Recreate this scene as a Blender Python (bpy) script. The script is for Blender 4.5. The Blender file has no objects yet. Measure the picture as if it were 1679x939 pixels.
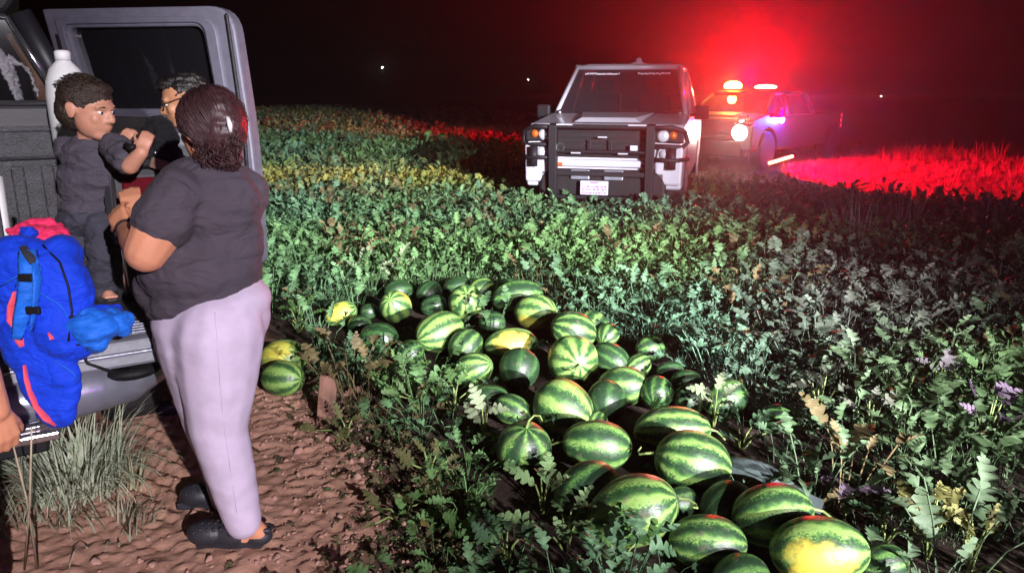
import bpy, bmesh, math, random
import numpy as np
from mathutils import Vector, Matrix, Euler, noise as mnoise
random.seed(7); RNG = np.random.default_rng(11)
sc = bpy.context.scene
col = sc.collection
PI = math.pi
R = math.radians
V = Vector
# ------------------------------------------------------------------ camera
PITCH = math.atan(0.2556); FPX = 1250.0; CAMH = 1.6
cam_d = bpy.data.cameras.new('camera'); cam = bpy.data.objects.new('camera', cam_d); col.objects.link(cam)
cam.location = (0, 0, CAMH); cam.rotation_euler = (PI/2 - PITCH, 0, 0)
cam_d.sensor_width = 36; cam_d.lens = FPX/1679*36; cam_d.clip_start = .05; cam_d.clip_end = 2000
sc.camera = cam
def P(px, py, Y):
    """point seen at pixel (px, py) of the photograph at the distance Y ahead of the camera"""
    c, s = math.cos(PITCH), math.sin(PITCH)
    a = (px-839.5)/FPX; b = (469.5-py)/FPX
    y = c + s*b; k = Y/y
    return V((a*k, Y, CAMH + (-s + c*b)*k))
def G(px, py, z=0.0):
    c, s = math.cos(PITCH), math.sin(PITCH)
    b = (469.5-py)/FPX
    return P(px, py, (c + s*b)*(z-CAMH)/(-s + c*b))
# ------------------------------------------------------------------ world, exposure
w = bpy.data.worlds.new("World"); sc.world = w; w.use_nodes = True
nt = w.node_tree; bgn = nt.nodes['Background']
sky = nt.nodes.new('ShaderNodeTexSky'); sky.sky_type = 'NISHITA'; sky.sun_disc = False
sky.sun_elevation = R(-4); sky.sun_rotation = R(150)
nt.links.new(sky.outputs[0], bgn.inputs[0]); bgn.inputs[1].default_value = 0.004
sc.view_settings.view_transform = 'Standard'; sc.view_settings.look = 'None'
sc.view_settings.exposure = 0.25; sc.view_settings.gamma = 1
sc.cycles.use_denoising = True
sc.cycles.max_bounces = 5; sc.cycles.volume_bounces = 0; sc.cycles.diffuse_bounces = 2; sc.cycles.glossy_bounces = 2
sc.cycles.transmission_bounces = 4; sc.cycles.transparent_max_bounces = 6
sc.cycles.sample_clamp_indirect = 4
# ------------------------------------------------------------------ light: the vehicle floodlight behind the camera and two added fill lamps
def lamp(name, typ, loc, energy, color, target=None, size=.1, angle=None, blend=1.0):
    d = bpy.data.lights.new(name, typ); o = bpy.data.objects.new(name, d); col.objects.link(o)
    d.energy = energy; d.color = color; o.location = loc
    if typ in ('SPOT', 'POINT'): d.shadow_soft_size = size
    if typ == 'SPOT': d.spot_size = R(angle); d.spot_blend = blend
    if target is not None:
        o.rotation_euler = (V(target)-V(loc)).to_track_quat('-Z', 'Y').to_euler()
    return o
sun = lamp('sun', 'SUN', (0, -20, 20), .004, (1, .93, .88), target=(0, 0, 0)); sun.data.angle = R(.5)
sun.rotation_euler = (R(60), 0, R(150))
FLOOD = (5.1, -8.2, 4.6)
lamp('floodlight', 'SPOT', FLOOD, 8600, (1, .925, 1), target=(-2.5, 6.0, .5), size=.08, angle=55, blend=1)
lamp('far_field_fill', 'SPOT', (6.2, -7.0, 3.2), 52000, (.98, .95, 1), target=(-3.6, 14.5, .3), size=.08, angle=26, blend=1)  # unseen second lamp, added to brighten the far field
lamp('purple_fill', 'POINT', (6.5, -3.0, 1.9), 230, (.75, .22, 1.0), size=.2)  # unseen fill lamp, added to turn the shadows purple
# ------------------------------------------------------------------ materials
def mat(name): 
    m = bpy.data.materials.new(name); m.use_nodes = True
    return m, m.node_tree, m.node_tree.nodes['Principled BSDF']
def N(t, typ, **kw):
    n = t.nodes.new(typ)
    for k, v in kw.items():
        if k == 'inp':
            for kk, vv in v.items(): n.inputs[kk].default_value = vv
        else: setattr(n, k, v)
    return n
def ramp(t, stops):
    n = t.nodes.new('ShaderNodeValToRGB'); e = n.color_ramp.elements
    while len(e) < len(stops): e.new(.5)
    for x, (p, c) in zip(e, stops): x.position = p; x.color = (c[0], c[1], c[2], 1)
    return n
def simple(name, c, rough=.5, metal=0, var=.18, scale=18, bump=.0, bscale=60, coat=0, stretch=None, spec=.5):
    m, t, b = mat(name)
    tc = N(t, 'ShaderNodeTexCoord'); src = tc.outputs['Object']
    if stretch:
        mp = N(t, 'ShaderNodeMapping'); mp.inputs['Scale'].default_value = stretch; t.links.new(src, mp.inputs[0]); src = mp.outputs[0]
    n = N(t, 'ShaderNodeTexNoise', inp={'Scale': scale, 'Detail': 5.0}); t.links.new(src, n.inputs['Vector'])
    lo = [x*(1-var) for x in c]; hi = [min(1, x*(1+var)) for x in c]
    r = ramp(t, [(.3, lo), (.7, hi)]); t.links.new(n.outputs[0], r.inputs[0]); t.links.new(r.outputs[0], b.inputs['Base Color'])
    b.inputs['Roughness'].default_value = rough; b.inputs['Metallic'].default_value = metal
    b.inputs['Coat Weight'].default_value = coat; b.inputs['Specular IOR Level'].default_value = spec
    if bump:
        n2 = N(t, 'ShaderNodeTexNoise', inp={'Scale': bscale, 'Detail': 6.0}); t.links.new(src, n2.inputs['Vector'])
        bp = N(t, 'ShaderNodeBump', inp={'Strength': bump, 'Distance': .02}); t.links.new(n2.outputs[0], bp.inputs['Height'])
        t.links.new(bp.outputs[0], b.inputs['Normal'])
    return m
def emit(name, c, s):
    m, t, b = mat(name); b.inputs['Base Color'].default_value = (*c, 1)
    b.inputs['Emission Color'].default_value = (*c, 1); b.inputs['Emission Strength'].default_value = s
    return m
def glass(name, tint=(.02, .02, .025), op=.35):
    m, t, b = mat(name); b.inputs['Base Color'].default_value = (*tint, 1); b.inputs['Roughness'].default_value = .06
    b.inputs['Alpha'].default_value = op
    return m
MT = {}
MT['paint_white'] = simple('paint_white', (.37, .36, .42), .28, coat=.6, var=.04, bump=.02)
MT['paint_dark'] = simple('paint_dark', (.010, .009, .013), .5, coat=.0, var=.1, bump=.03)
MT['black_plastic'] = simple('black_plastic', (.006, .006, .007), .6, spec=.25, var=.3, bump=.15, bscale=200)
MT['black_metal'] = simple('black_metal', (.006, .006, .008), .6, 0, var=.2, spec=.25, bump=.05)
MT['rubber'] = simple('rubber', (.02, .02, .02), .8, var=.3, bump=.3, bscale=80)
MT['chrome'] = simple('chrome', (.6, .6, .64), .16, .95, var=.06, bump=.04, bscale=20)
MT['grey_paint'] = simple('grey_paint', (.105, .10, .13), .32, .35, var=.1, coat=.4, bump=.03)
MT['grey_bumper'] = simple('grey_bumper', (.24, .25, .31), .3, .5, var=.12, bump=.06, bscale=30)
MT['tailgate_grey'] = simple('tailgate_grey', (.13, .135, .16), .42, .1, var=.12, bump=.04, bscale=60)
MT['bed_liner'] = simple('bed_liner', (.045, .045, .052), .42, var=.3, bump=.4, bscale=120)
MT['dark_trim'] = simple('dark_trim', (.02, .018, .018), .6, var=.3, bump=.2)
MT['seat_brown'] = simple('seat_brown', (.12, .06, .03), .7, var=.25, bump=.2)
MT['white_plastic'] = simple('white_plastic', (.72, .74, .72), .4, var=.06, bump=.06, bscale=12)
MT['glass_dark'] = glass('glass_dark', op=.88)
MT['glass_clear'] = glass('glass_clear', op=.25)
MT['glass_door'] = glass('glass_door', tint=(.004, .004, .005), op=.95)
MT['lens'] = simple('lens', (.75, .75, .85), .08, .6, var=.05)
MT['lens_red'] = simple('lens_red', (.10, .005, .01), .15, var=.1)
MT['lens_amber'] = simple('lens_amber', (.30, .07, .012), .15, var=.1)
MT['skin'] = simple('skin', (.58, .25, .14), .5, var=.1, scale=9, bump=.06, bscale=160)
MT['skin_pale'] = simple('skin_pale', (.52, .25, .165), .5, var=.08, scale=9, bump=.05, bscale=160)
MT['skin_brown'] = simple('skin_brown', (.40, .19, .10), .5, var=.12, scale=9, bump=.06, bscale=160)
MT['hair_auburn'] = simple('hair_auburn', (.045, .018, .020), .48, var=.5, scale=40, bump=.2, bscale=140, stretch=(1, 1, .15))
MT['hair_black'] = simple('hair_black', (.010, .008, .007), .4, var=.5, scale=60, bump=.5, bscale=160, stretch=(1, 1, .2))
MT['hair_grey'] = simple('hair_grey', (.14, .15, .15), .45, var=.5, scale=90, bump=.5, bscale=160)
MT['hair_child'] = simple('hair_child', (.030, .018, .011), .5, var=.5, scale=60, bump=.5, bscale=160)
for k_ in ('skin', 'skin_pale', 'skin_brown'):
    b_ = MT[k_].node_tree.nodes['Principled BSDF']; b_.inputs['Subsurface Weight'].default_value = .12; b_.inputs['Subsurface Radius'].default_value = (.012, .005, .003)
def cloth(name, c, rough=.85, folds=.5, fscale=7, weave=.12, var=.1, sheen=.02):
    m, t, b = mat(name)
    tc = N(t, 'ShaderNodeTexCoord')
    mp = N(t, 'ShaderNodeMapping'); mp.inputs['Scale'].default_value = (1, 1, 2.2); mp.inputs['Rotation'].default_value = (0, .35, .2)
    t.links.new(tc.outputs['Object'], mp.inputs[0])
    n = N(t, 'ShaderNodeTexNoise', inp={'Scale': fscale, 'Detail': 3.0, 'Roughness': .5, 'Distortion': .8}); t.links.new(mp.outputs[0], n.inputs['Vector'])
    n2 = N(t, 'ShaderNodeTexNoise', inp={'Scale': 420.0, 'Detail': 2.0}); t.links.new(tc.outputs['Object'], n2.inputs['Vector'])
    b1 = N(t, 'ShaderNodeBump', inp={'Strength': folds, 'Distance': .05}); t.links.new(n.outputs[0], b1.inputs['Height'])
    b2 = N(t, 'ShaderNodeBump', inp={'Strength': weave, 'Distance': .004}); t.links.new(n2.outputs[0], b2.inputs['Height']); t.links.new(b1.outputs[0], b2.inputs['Normal'])
    t.links.new(b2.outputs[0], b.inputs['Normal'])
    n3 = N(t, 'ShaderNodeTexNoise', inp={'Scale': 14.0, 'Detail': 6.0}); t.links.new(tc.outputs['Object'], n3.inputs['Vector'])
    r = ramp(t, [(.3, [x*(1-var) for x in c]), (.7, [min(1, x*(1+var)) for x in c])]); t.links.new(n3.outputs[0], r.inputs[0]); t.links.new(r.outputs[0], b.inputs['Base Color'])
    b.inputs['Roughness'].default_value = rough; b.inputs['Sheen Weight'].default_value = sheen; b.inputs['Specular IOR Level'].default_value = .2
    return m
MT['shirt_charcoal'] = cloth('shirt_charcoal', (.058, .048, .061), folds=.55)
MT['pants_lavender'] = cloth('pants_lavender', (.50, .425, .545), folds=.10, fscale=4)
MT['child_shirt'] = cloth('child_shirt', (.070, .062, .080), folds=.6, fscale=10)
MT['child_pants'] = cloth('child_pants', (.050, .048, .066), folds=.6, fscale=10)
MT['shirt_grey'] = cloth('shirt_grey', (.17, .19, .20), folds=.5)
MT['vest_black'] = cloth('vest_black', (.010, .010, .012), folds=.7, fscale=12)
MT['khaki'] = cloth('khaki', (.16, .10, .07), folds=.3)
MT['trousers_dark'] = cloth('trousers_dark', (.03, .03, .04), folds=.5)
MT['pack_blue'] = cloth('pack_blue', (.006, .045, .56), .75, .5, 9)
MT['pack_sky'] = cloth('pack_sky', (.012, .13, .60), .6, .4, 12)
MT['pack_coral'] = cloth('pack_coral', (.75, .085, .12), .6, .3, 12)
MT['pack_pink'] = cloth('pack_pink', (.70, .03, .11), .7, .5, 14)
MT['tag_white'] = simple('tag_white', (.75, .75, .75), .6, var=.05)
MT['clog'] = simple('clog', (.022, .021, .028), .5, var=.2, bump=.1, bscale=150)
MT['stem'] = simple('stem', (.16, .22, .06), .6, var=.25)
MT['stem_straw'] = simple('stem_straw', (.40, .33, .22), .8, var=.25)
MT['wood'] = simple('wood', (.12, .055, .035), .8, var=.45, scale=14, bump=.5, bscale=30, stretch=(1, 1, .2))
MT['strip'] = simple('strip', (.10, .13, .13), .5, var=.3, scale=8, bump=.2, bscale=20)
MT['pole_grey'] = simple('pole_grey', (.2, .2, .2), .6)
# leaves: tint comes with each scattered clump
def leafmat(name, base=None, trans=.3, rough=.55, inst=True):
    m, t, b = mat(name)
    if inst:
        a = N(t, 'ShaderNodeAttribute', attribute_type='INSTANCER', attribute_name='tint'); csrc = a.outputs['Color']
    else:
        oi = N(t, 'ShaderNodeObjectInfo'); csrc = oi.outputs['Color']
    tc = N(t, 'ShaderNodeTexCoord')
    n = N(t, 'ShaderNodeTexNoise', inp={'Scale': 26.0, 'Detail': 4.0}); t.links.new(tc.outputs['Object'], n.inputs['Vector'])
    rr = ramp(t, [(.28, (.55, .6, .5)), (.72, (1.3, 1.25, 1.3))]); t.links.new(n.outputs[0], rr.inputs[0])
    mx = N(t, 'ShaderNodeMix', data_type='RGBA', blend_type='MULTIPLY'); mx.inputs[0].default_value = 1
    t.links.new(csrc, mx.inputs[6]); t.links.new(rr.outputs[0], mx.inputs[7])
    t.links.new(mx.outputs[2], b.inputs['Base Color'])
    b.inputs['Roughness'].default_value = rough; b.inputs['Specular IOR Level'].default_value = .2
    tr = N(t, 'ShaderNodeBsdfTranslucent'); t.links.new(mx.outputs[2], tr.inputs[0])
    ms = N(t, 'ShaderNodeMixShader'); ms.inputs[0].default_value = trans
    out = t.nodes['Material Output']
    t.links.new(b.outputs[0], ms.inputs[1]); t.links.new(tr.outputs[0], ms.inputs[2]); t.links.new(ms.outputs[0], out.inputs[0])
    return m
MT['leaf'] = leafmat('leaf'); MT['leaf_obj'] = leafmat('leaf_obj', inst=False)
MT['blade'] = leafmat('blade', trans=.15, rough=.6); MT['blade_obj'] = leafmat('blade_obj', trans=.15, rough=.6, inst=False)
# watermelon rind: x is the long axis of the unit melon; object colour = (pale amount, yellow belly, wetness)
def rind():
    m, t, b = mat('rind')
    tc = N(t, 'ShaderNodeTexCoord'); sp = N(t, 'ShaderNodeSeparateXYZ'); t.links.new(tc.outputs['Object'], sp.inputs[0])
    oi = N(t, 'ShaderNodeObjectInfo'); sc_ = N(t, 'ShaderNodeSeparateColor'); t.links.new(oi.outputs['Color'], sc_.inputs[0])
    def M(op, a, b_=None):
        n = N(t, 'ShaderNodeMath', operation=op)
        for i, v in enumerate((a, b_)):
            if v is None: continue
            if isinstance(v, (int, float)): n.inputs[i].default_value = v
            else: t.links.new(v, n.inputs[i])
        return n.outputs[0]
    ang = M('ARCTAN2', sp.outputs['Y'], sp.outputs['Z'])
    off = N(t, 'ShaderNodeVectorMath', operation='ADD'); t.links.new(tc.outputs['Object'], off.inputs[0])
    cmb = N(t, 'ShaderNodeCombineXYZ'); rnd = M('MULTIPLY', oi.outputs['Random'], 40.0); t.links.new(rnd, cmb.inputs[0]); t.links.new(rnd, cmb.inputs[1]); t.links.new(cmb.outputs[0], off.inputs[1])
    n1 = N(t, 'ShaderNodeTexNoise', inp={'Scale': 4.5, 'Detail': 3.0}); t.links.new(off.outputs[0], n1.inputs['Vector'])
    n2 = N(t, 'ShaderNodeTexNoise', inp={'Scale': 17.0, 'Detail': 4.0}); t.links.new(off.outputs[0], n2.inputs['Vector'])
    warp = M('ADD', M('MULTIPLY', M('SUBTRACT', n1.outputs[0], .5), 3.2), M('MULTIPLY', M('SUBTRACT', n2.outputs[0], .5), 2.6))
    s = M('SINE', M('ADD', M('MULTIPLY', ang, M('FLOOR', M('ADD', 7.0, M('MULTIPLY', M('FRACT', M('MULTIPLY', oi.outputs['Random'], 7.3)), 4.0)))), warp))
    rag = M('ADD', M('MULTIPLY', s, .38), M('MULTIPLY', M('SUBTRACT', n2.outputs[0], .5), .9))
    val = M('ADD', M('ADD', rag, .42), M('MULTIPLY', M('SUBTRACT', sc_.outputs[0], .5), .9))
    r = ramp(t, [(.10, (.012, .035, .013)), (.40, (.026, .075, .022)), (.64, (.065, .155, .034)), (.92, (.18, .30, .075))]); t.links.new(val, r.inputs[0])
    # yellow belly patch on +z side
    n3 = N(t, 'ShaderNodeTexNoise', inp={'Scale': 2.6, 'Detail': 3.0}); t.links.new(off.outputs[0], n3.inputs['Vector'])
    bel = M('ADD', sp.outputs['Z'], M('MULTIPLY', M('SUBTRACT', n3.outputs[0], .5), .7))
    bm_ = N(t, 'ShaderNodeMapRange', interpolation_type='SMOOTHSTEP', inp={1: .62, 2: .95, 3: 0.0, 4: 1.0}); t.links.new(bel, bm_.inputs[0])
    fac = M('MULTIPLY', bm_.outputs[0], sc_.outputs[1])
    mx = N(t, 'ShaderNodeMix', data_type='RGBA'); t.links.new(fac, mx.inputs[0]); t.links.new(r.outputs[0], mx.inputs[6]); mx.inputs[7].default_value = (.62, .50, .06, 1)
    # soil smears
    n4 = N(t, 'ShaderNodeTexNoise', inp={'Scale': 3.2, 'Detail': 7.0, 'Roughness': .65}); t.links.new(off.outputs[0], n4.inputs['Vector'])
    d = N(t, 'ShaderNodeMapRange', interpolation_type='SMOOTHSTEP', inp={1: .54, 2: .74, 3: 0.0, 4: .7}); t.links.new(n4.outputs[0], d.inputs[0])
    mx2 = N(t, 'ShaderNodeMix', data_type='RGBA'); t.links.new(d.outputs[0], mx2.inputs[0]); t.links.new(mx.outputs[2], mx2.inputs[6]); mx2.inputs[7].default_value = (.10, .075, .05, 1)
    t.links.new(mx2.outputs[2], b.inputs['Base Color'])
    rg = N(t, 'ShaderNodeMapRange', inp={1: 0.0, 2: 1.0, 3: .55, 4: .34}); t.links.new(sc_.outputs[2], rg.inputs[0])
    ra = M('ADD', rg.outputs[0], M('MULTIPLY', d.outputs[0], .6)); t.links.new(ra, b.inputs['Roughness'])
    bp = N(t, 'ShaderNodeBump', inp={'Strength': .12, 'Distance': .03}); t.links.new(n1.outputs[0], bp.inputs['Height']); t.links.new(bp.outputs[0], b.inputs['Normal'])
    return m
MT['rind'] = rind()
# ground: pinkish dirt near the truck, dark soil under the vines, dusty track
def groundmat():
    m, t, b = mat('ground_soil')
    tc = N(t, 'ShaderNodeTexCoord')
    a = N(t, 'ShaderNodeAttribute', attribute_name='dirt')
    n = N(t, 'ShaderNodeTexNoise', inp={'Scale': 9.0, 'Detail': 8.0, 'Roughness': .62}); t.links.new(tc.outputs['Object'], n.inputs['Vector'])
    n2 = N(t, 'ShaderNodeTexNoise', inp={'Scale': 60.0, 'Detail': 6.0, 'Roughness': .7}); t.links.new(tc.outputs['Object'], n2.inputs['Vector'])
    d1 = ramp(t, [(.3, (.33, .175, .12)), (.7, (.52, .30, .215))]); t.links.new(n.outputs[0], d1.inputs[0])
    d2 = ramp(t, [(.3, (.020, .015, .012)), (.7, (.065, .045, .035))]); t.links.new(n.outputs[0], d2.inputs[0])
    mx = N(t, 'ShaderNodeMix', data_type='RGBA'); t.links.new(a.outputs['Fac'], mx.inputs[0]); t.links.new(d2.outputs[0], mx.inputs[6]); t.links.new(d1.outputs[0], mx.inputs[7])
    t.links.new(mx.outputs[2], b.inputs['Base Color']); b.inputs['Roughness'].default_value = .95; b.inputs['Specular IOR Level'].default_value = .15
    bp = N(t, 'ShaderNodeBump', inp={'Strength': .5, 'Distance': .012}); t.links.new(n2.outputs[0], bp.inputs['Height']); t.links.new(bp.outputs[0], b.inputs['Normal'])
    return m
MT['ground'] = groundmat()
# ------------------------------------------------------------------ helpers
WM = {}                                   # world matrices of parents made here
def tag(o, label=None, cat=None, group=None, kind=None):
    if label: o['label'] = label
    if cat: o['category'] = cat
    if group: o['group'] = group
    if kind: o['kind'] = kind
    return o
def empty(name, loc, rz=0, **kw):
    o = bpy.data.objects.new(name, None); col.objects.link(o); o.empty_display_size = .1
    o.location = loc; o.rotation_euler = (0, 0, rz)
    WM[o.name] = Matrix.Translation(V(loc)) @ Matrix.Rotation(rz, 4, 'Z')
    return tag(o, **kw)
def ortho(d):
    d = V(d).normalized(); a = V((0, 0, 1)) if abs(d.z) < .9 else V((1, 0, 0))
    u = d.cross(a).normalized(); return d, u, d.cross(u)
class MB:
    def __init__(s): s.v = []; s.f = []
    def add(s, vs, fs):
        k = len(s.v); s.v += [tuple(x) for x in vs]; s.f += [tuple(i+k for i in f) for f in fs]; return s
    def box(s, x0, x1, y0, y1, z0, z1, M=None):
        vs = [V((x, y, z)) for x in (x0, x1) for y in (y0, y1) for z in (z0, z1)]
        if M: vs = [M @ v for v in vs]
        return s.add(vs, [(0, 1, 3, 2), (4, 6, 7, 5), (0, 4, 5, 1), (2, 3, 7, 6), (0, 2, 6, 4), (1, 5, 7, 3)])
    def tube(s, pts, r, n=8, cap=True, flat=1.0):
        pts = [V(p) for p in pts]; rs = r if isinstance(r, (list, tuple)) else [r]*len(pts)
        vs = []; fs = []; u = None
        for i, p in enumerate(pts):
            d = (pts[min(i+1, len(pts)-1)]-pts[max(i-1, 0)])
            if d.length < 1e-9: d = V((0, 0, 1))
            d.normalize()
            if u is None: _, u, w_ = ortho(d)
            u = (u - d*u.dot(d)); u = u.normalized() if u.length > 1e-6 else ortho(d)[1]; w_ = d.cross(u)
            for k in range(n):
                a = 2*PI*k/n; vs.append(p + (u*math.cos(a) + w_*math.sin(a)*flat)*rs[i])
        for i in range(len(pts)-1):
            for k in range(n):
                k2 = (k+1) % n; fs.append((i*n+k, i*n+k2, (i+1)*n+k2, (i+1)*n+k))
        if cap: fs.append(tuple(range(n-1, -1, -1))); fs.append(tuple(range((len(pts)-1)*n, len(pts)*n)))
        return s.add(vs, fs)
    def cap(s, p0, r0, p1, r1, n=12):
        p0 = V(p0); p1 = V(p1); d, u, w_ = ortho(p1-p0 if (p1-p0).length > 1e-6 else V((0, 0, 1)))
        rows = []
        for k in range(5): a = -PI/2 + k*PI/2/4; rows.append((p0+d*math.sin(a)*r0, max(math.cos(a)*r0, 1e-5)))
        for k in range(5): a = k*PI/2/4; rows.append((p1+d*math.sin(a)*r1, max(math.cos(a)*r1, 1e-5)))
        vs = []; fs = []
        for c, r in rows:
            for k in range(n): a = 2*PI*k/n; vs.append(c+(u*math.cos(a)+w_*math.sin(a))*r)
        for i in range(len(rows)-1):
            for k in range(n): k2 = (k+1) % n; fs.append((i*n+k, i*n+k2, (i+1)*n+k2, (i+1)*n+k))
        return s.add(vs, fs)
    def chain(s, pts, rs):
        for i in range(len(pts)-1): s.cap(pts[i], rs[i], pts[i+1], rs[i+1])
        return s
    def ell(s, c, r, rot=None, nu=20, nv=12):
        M = Matrix.Translation(V(c)) @ (rot.to_4x4() if rot else Matrix()) @ Matrix.Diagonal((*r, 1))
        vs = []; fs = []
        for i in range(nv+1):
            a = -PI/2+PI*i/nv; a = max(-PI/2+.02, min(PI/2-.02, a))
            for k in range(nu): b = 2*PI*k/nu; vs.append(M @ V((math.cos(a)*math.cos(b), math.cos(a)*math.sin(b), math.sin(a))))
        for i in range(nv):
            for k in range(nu): k2 = (k+1) % nu; fs.append((i*nu+k, i*nu+k2, (i+1)*nu+k2, (i+1)*nu+k))
        fs.append(tuple(range(nu-1, -1, -1))); fs.append(tuple(range(nv*nu, (nv+1)*nu)))
        return s.add(vs, fs)
    def prism(s, poly, axis, a, b):
        """poly in the two other axes (in xyz order) swept along axis from a to b"""
        def mk(p, t):
            q = list(p); q.insert(axis, t); return V(q)
        n = len(poly); vs = [mk(p, a) for p in poly]+[mk(p, b) for p in poly]
        fs = [(i, (i+1) % n, n+(i+1) % n, n+i) for i in range(n)]+[tuple(range(n-1, -1, -1)), tuple(range(n, 2*n))]
        return s.add(vs, fs)
    def lathe(s, prof, c, n=20, axis='Z'):
        vs = []; fs = []
        for r, h in prof:
            for k in range(n):
                a = 2*PI*k/n; x, y = r*math.cos(a), r*math.sin(a)
                vs.append(V(c)+(V((x, y, h)) if axis == 'Z' else V((h, x, y)) if axis == 'X' else V((x, h, y))))
        for i in range(len(prof)-1):
            for k in range(n): k2 = (k+1) % n; fs.append((i*n+k, i*n+k2, (i+1)*n+k2, (i+1)*n+k))
        fs.append(tuple(range(n-1, -1, -1))); fs.append(tuple(range((len(prof)-1)*n, len(prof)*n)))
        return s.add(vs, fs)
    def mesh(s, name, inv=None):
        me = bpy.data.meshes.new(name); vs = s.v if inv is None else [tuple(inv @ V(v)) for v in s.v]
        me.from_pydata(vs, [], s.f); bm = bmesh.new(); bm.from_mesh(me); bmesh.ops.recalc_face_normals(bm, faces=bm.faces); bm.to_mesh(me); bm.free()
        return me
    def build(s, name, m, parent=None, local=False, smooth=False, bevel=0, **kw):
        inv = None
        if parent is not None and not local: inv = WM[parent.name].inverted()
        me = s.mesh(name, inv); me.materials.append(MT[m])
        if smooth: me.polygons.foreach_set('use_smooth', [True]*len(me.polygons))
        o = bpy.data.objects.new(name, me); col.objects.link(o)
        if parent is not None: o.parent = parent
        WM[o.name] = WM[parent.name] if parent is not None else Matrix()
        if bevel:
            b = o.modifiers.new('bevel', 'BEVEL'); b.width = bevel; b.segments = 2; b.limit_method = 'ANGLE'; b.angle_limit = R(35)
        return tag(o, **kw)
    def blob(s, name, m, parent=None, voxel=.006, smooth=6, disp=0, dscale=.12, zs=1.8, **kw):
        """fuse everything in this builder into one smooth continuous skin"""
        me = s.mesh(name); o = bpy.data.objects.new(name, me); col.objects.link(o)
        r = o.modifiers.new('r', 'REMESH'); r.mode = 'VOXEL'; r.voxel_size = voxel
        q = o.modifiers.new('s', 'SMOOTH'); q.factor = .5; q.iterations = smooth
        dg = bpy.context.evaluated_depsgraph_get(); ev = o.evaluated_get(dg)
        m2 = bpy.data.meshes.new_from_object(ev); bpy.data.objects.remove(o); m2.name = name
        n = len(m2.vertices); co = np.empty(n*3); m2.vertices.foreach_get('co', co); co = co.reshape(-1, 3)
        if disp:
            no = np.empty(n*3); m2.vertices.foreach_get('normal', no); no = no.reshape(-1, 3)
            h = np.array([mnoise.noise(V((c[0]/dscale, c[1]/dscale, c[2]/dscale*zs)))+.5*mnoise.noise(V((c[0]/dscale*2.3+9, c[1]/dscale*2.3, c[2]/dscale*3))) for c in co])
            h = h - .9*np.maximum(0, .12-np.abs(h))/.12*.35
            co = co + no*h[:, None]*disp
        if parent is not None:
            inv = np.array(WM[parent.name].inverted()); co = co @ inv[:3, :3].T + inv[:3, 3]
        m2.vertices.foreach_set('co', co.ravel()); m2.materials.clear(); m2.materials.append(MT[m])
        m2.polygons.foreach_set('use_smooth', [True]*len(m2.polygons)); m2.update()
        o = bpy.data.objects.new(name, m2); col.objects.link(o)
        if parent is not None: o.parent = parent
        WM[o.name] = WM[parent.name] if parent is not None else Matrix()
        return tag(o, **kw)
def T(pr, pts): return [pr @ V(p) for p in pts]
# ------------------------------------------------------------------ ground: one sheet out to the horizon
def dirt_edge(y):
    return float(np.interp(y, [1.0, 2.0, 2.35, 2.6, 2.9, 3.4, 3.8, 4.3, 4.8], [-.62, -.52, -.45, -.40, -.45, -.75, -1.0, -1.25, -1.5]))
def smooth(x): x = max(0., min(1., x)); return x*x*(3-2*x)
def track_x(y): return max(.2-.385*(y-21), 16.4-y if y < 15.3 else -1e3)          # right-hand end of the vine rows; a dirt track runs beyond it
def dirt_amount(x, y):
    e = dirt_edge(y)+.16*mnoise.noise(V((x*2.2, y*2.2, 3)))+.08*mnoise.noise(V((x*7, y*7, 1)))
    a = smooth((e-x)/.22)*smooth((5.2-y)/.6)*(1 if y > .5 else smooth((y+3)/3))
    l = smooth((x+2.3-.25*mnoise.noise(V((x*3, y*3, 8))))/.5)
    a *= .35+.65*l
    d = x-track_x(y)
    if y > 9: a = max(a, .35*smooth((d-.3)/.5)*smooth((3.6-d)/1.0))
    return a
def height(x, y):
    h = .05*mnoise.noise(V((x*.35, y*.35, 0)))*smooth((abs(x)+y-4)/6)
    if -4 < x < 6 and .5 < y < 8:
        a = dirt_amount(x, y)
        r1 = 1-abs(mnoise.noise(V((x*4.6+.6*y, y*5.2, 5)))); r2 = 1-abs(mnoise.noise(V((x*11+y*3, y*15, 2)))); r3 = mnoise.noise(V((x*30, y*38, 7)))
        r4 = mnoise.noise(V((x*17-y*5, y*19, 12))); h += a*(.013*(r1-.6)+.008*(r2**2-.5)+.011*r4+.010*r3)
        # tyre-tread ridges pressed along the bumper
        u = (x+1.75)*.55+(y-3.2)*.85; k = smooth(1-abs(x+1.55+.45*(y-3.1))/.28)*smooth((y-2.5)/.3)*smooth((4.0-y)/.4)
        h += .014*k*math.sin(u*78+2*mnoise.noise(V((x*5, y*5, 0))))
        h += (1-a)*.02*mnoise.noise(V((x*6, y*6, 4)))
    return h
def lines(a, b, step, far, g=1.16):
    L = list(np.arange(a, b, step)); s = step; x = L[-1]
    while x < far: s *= g; x += s; L.append(min(x, far))
    s = step; x = a; pre = []
    while x > -far: s *= g; x -= s; pre.append(max(x, -far))
    return pre[::-1]+L
gx = lines(-2.6, .3, .014, 320); gy = lines(1.9, 4.7, .014, 320)
vs = []; att = []
for y in gy:
    for x in gx:
        vs.append((x, y, height(x, y))); att.append(dirt_amount(x, y))
nx = len(gx)
fs = [(j*nx+i, j*nx+i+1, (j+1)*nx+i+1, (j+1)*nx+i) for j in range(len(gy)-1) for i in range(nx-1)]
me = bpy.data.meshes.new('ground'); me.from_pydata(vs, [], fs); me.materials.append(MT['ground'])
at_ = me.attributes.new('dirt', 'FLOAT', 'POINT'); at_.data.foreach_set('value', att)
me.polygons.foreach_set('use_smooth', [True]*len(me.polygons))
ground = bpy.data.objects.new('ground', me); col.objects.link(ground); tag(ground, 'reddish trampled dirt and dark field soil', kind='structure')
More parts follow.
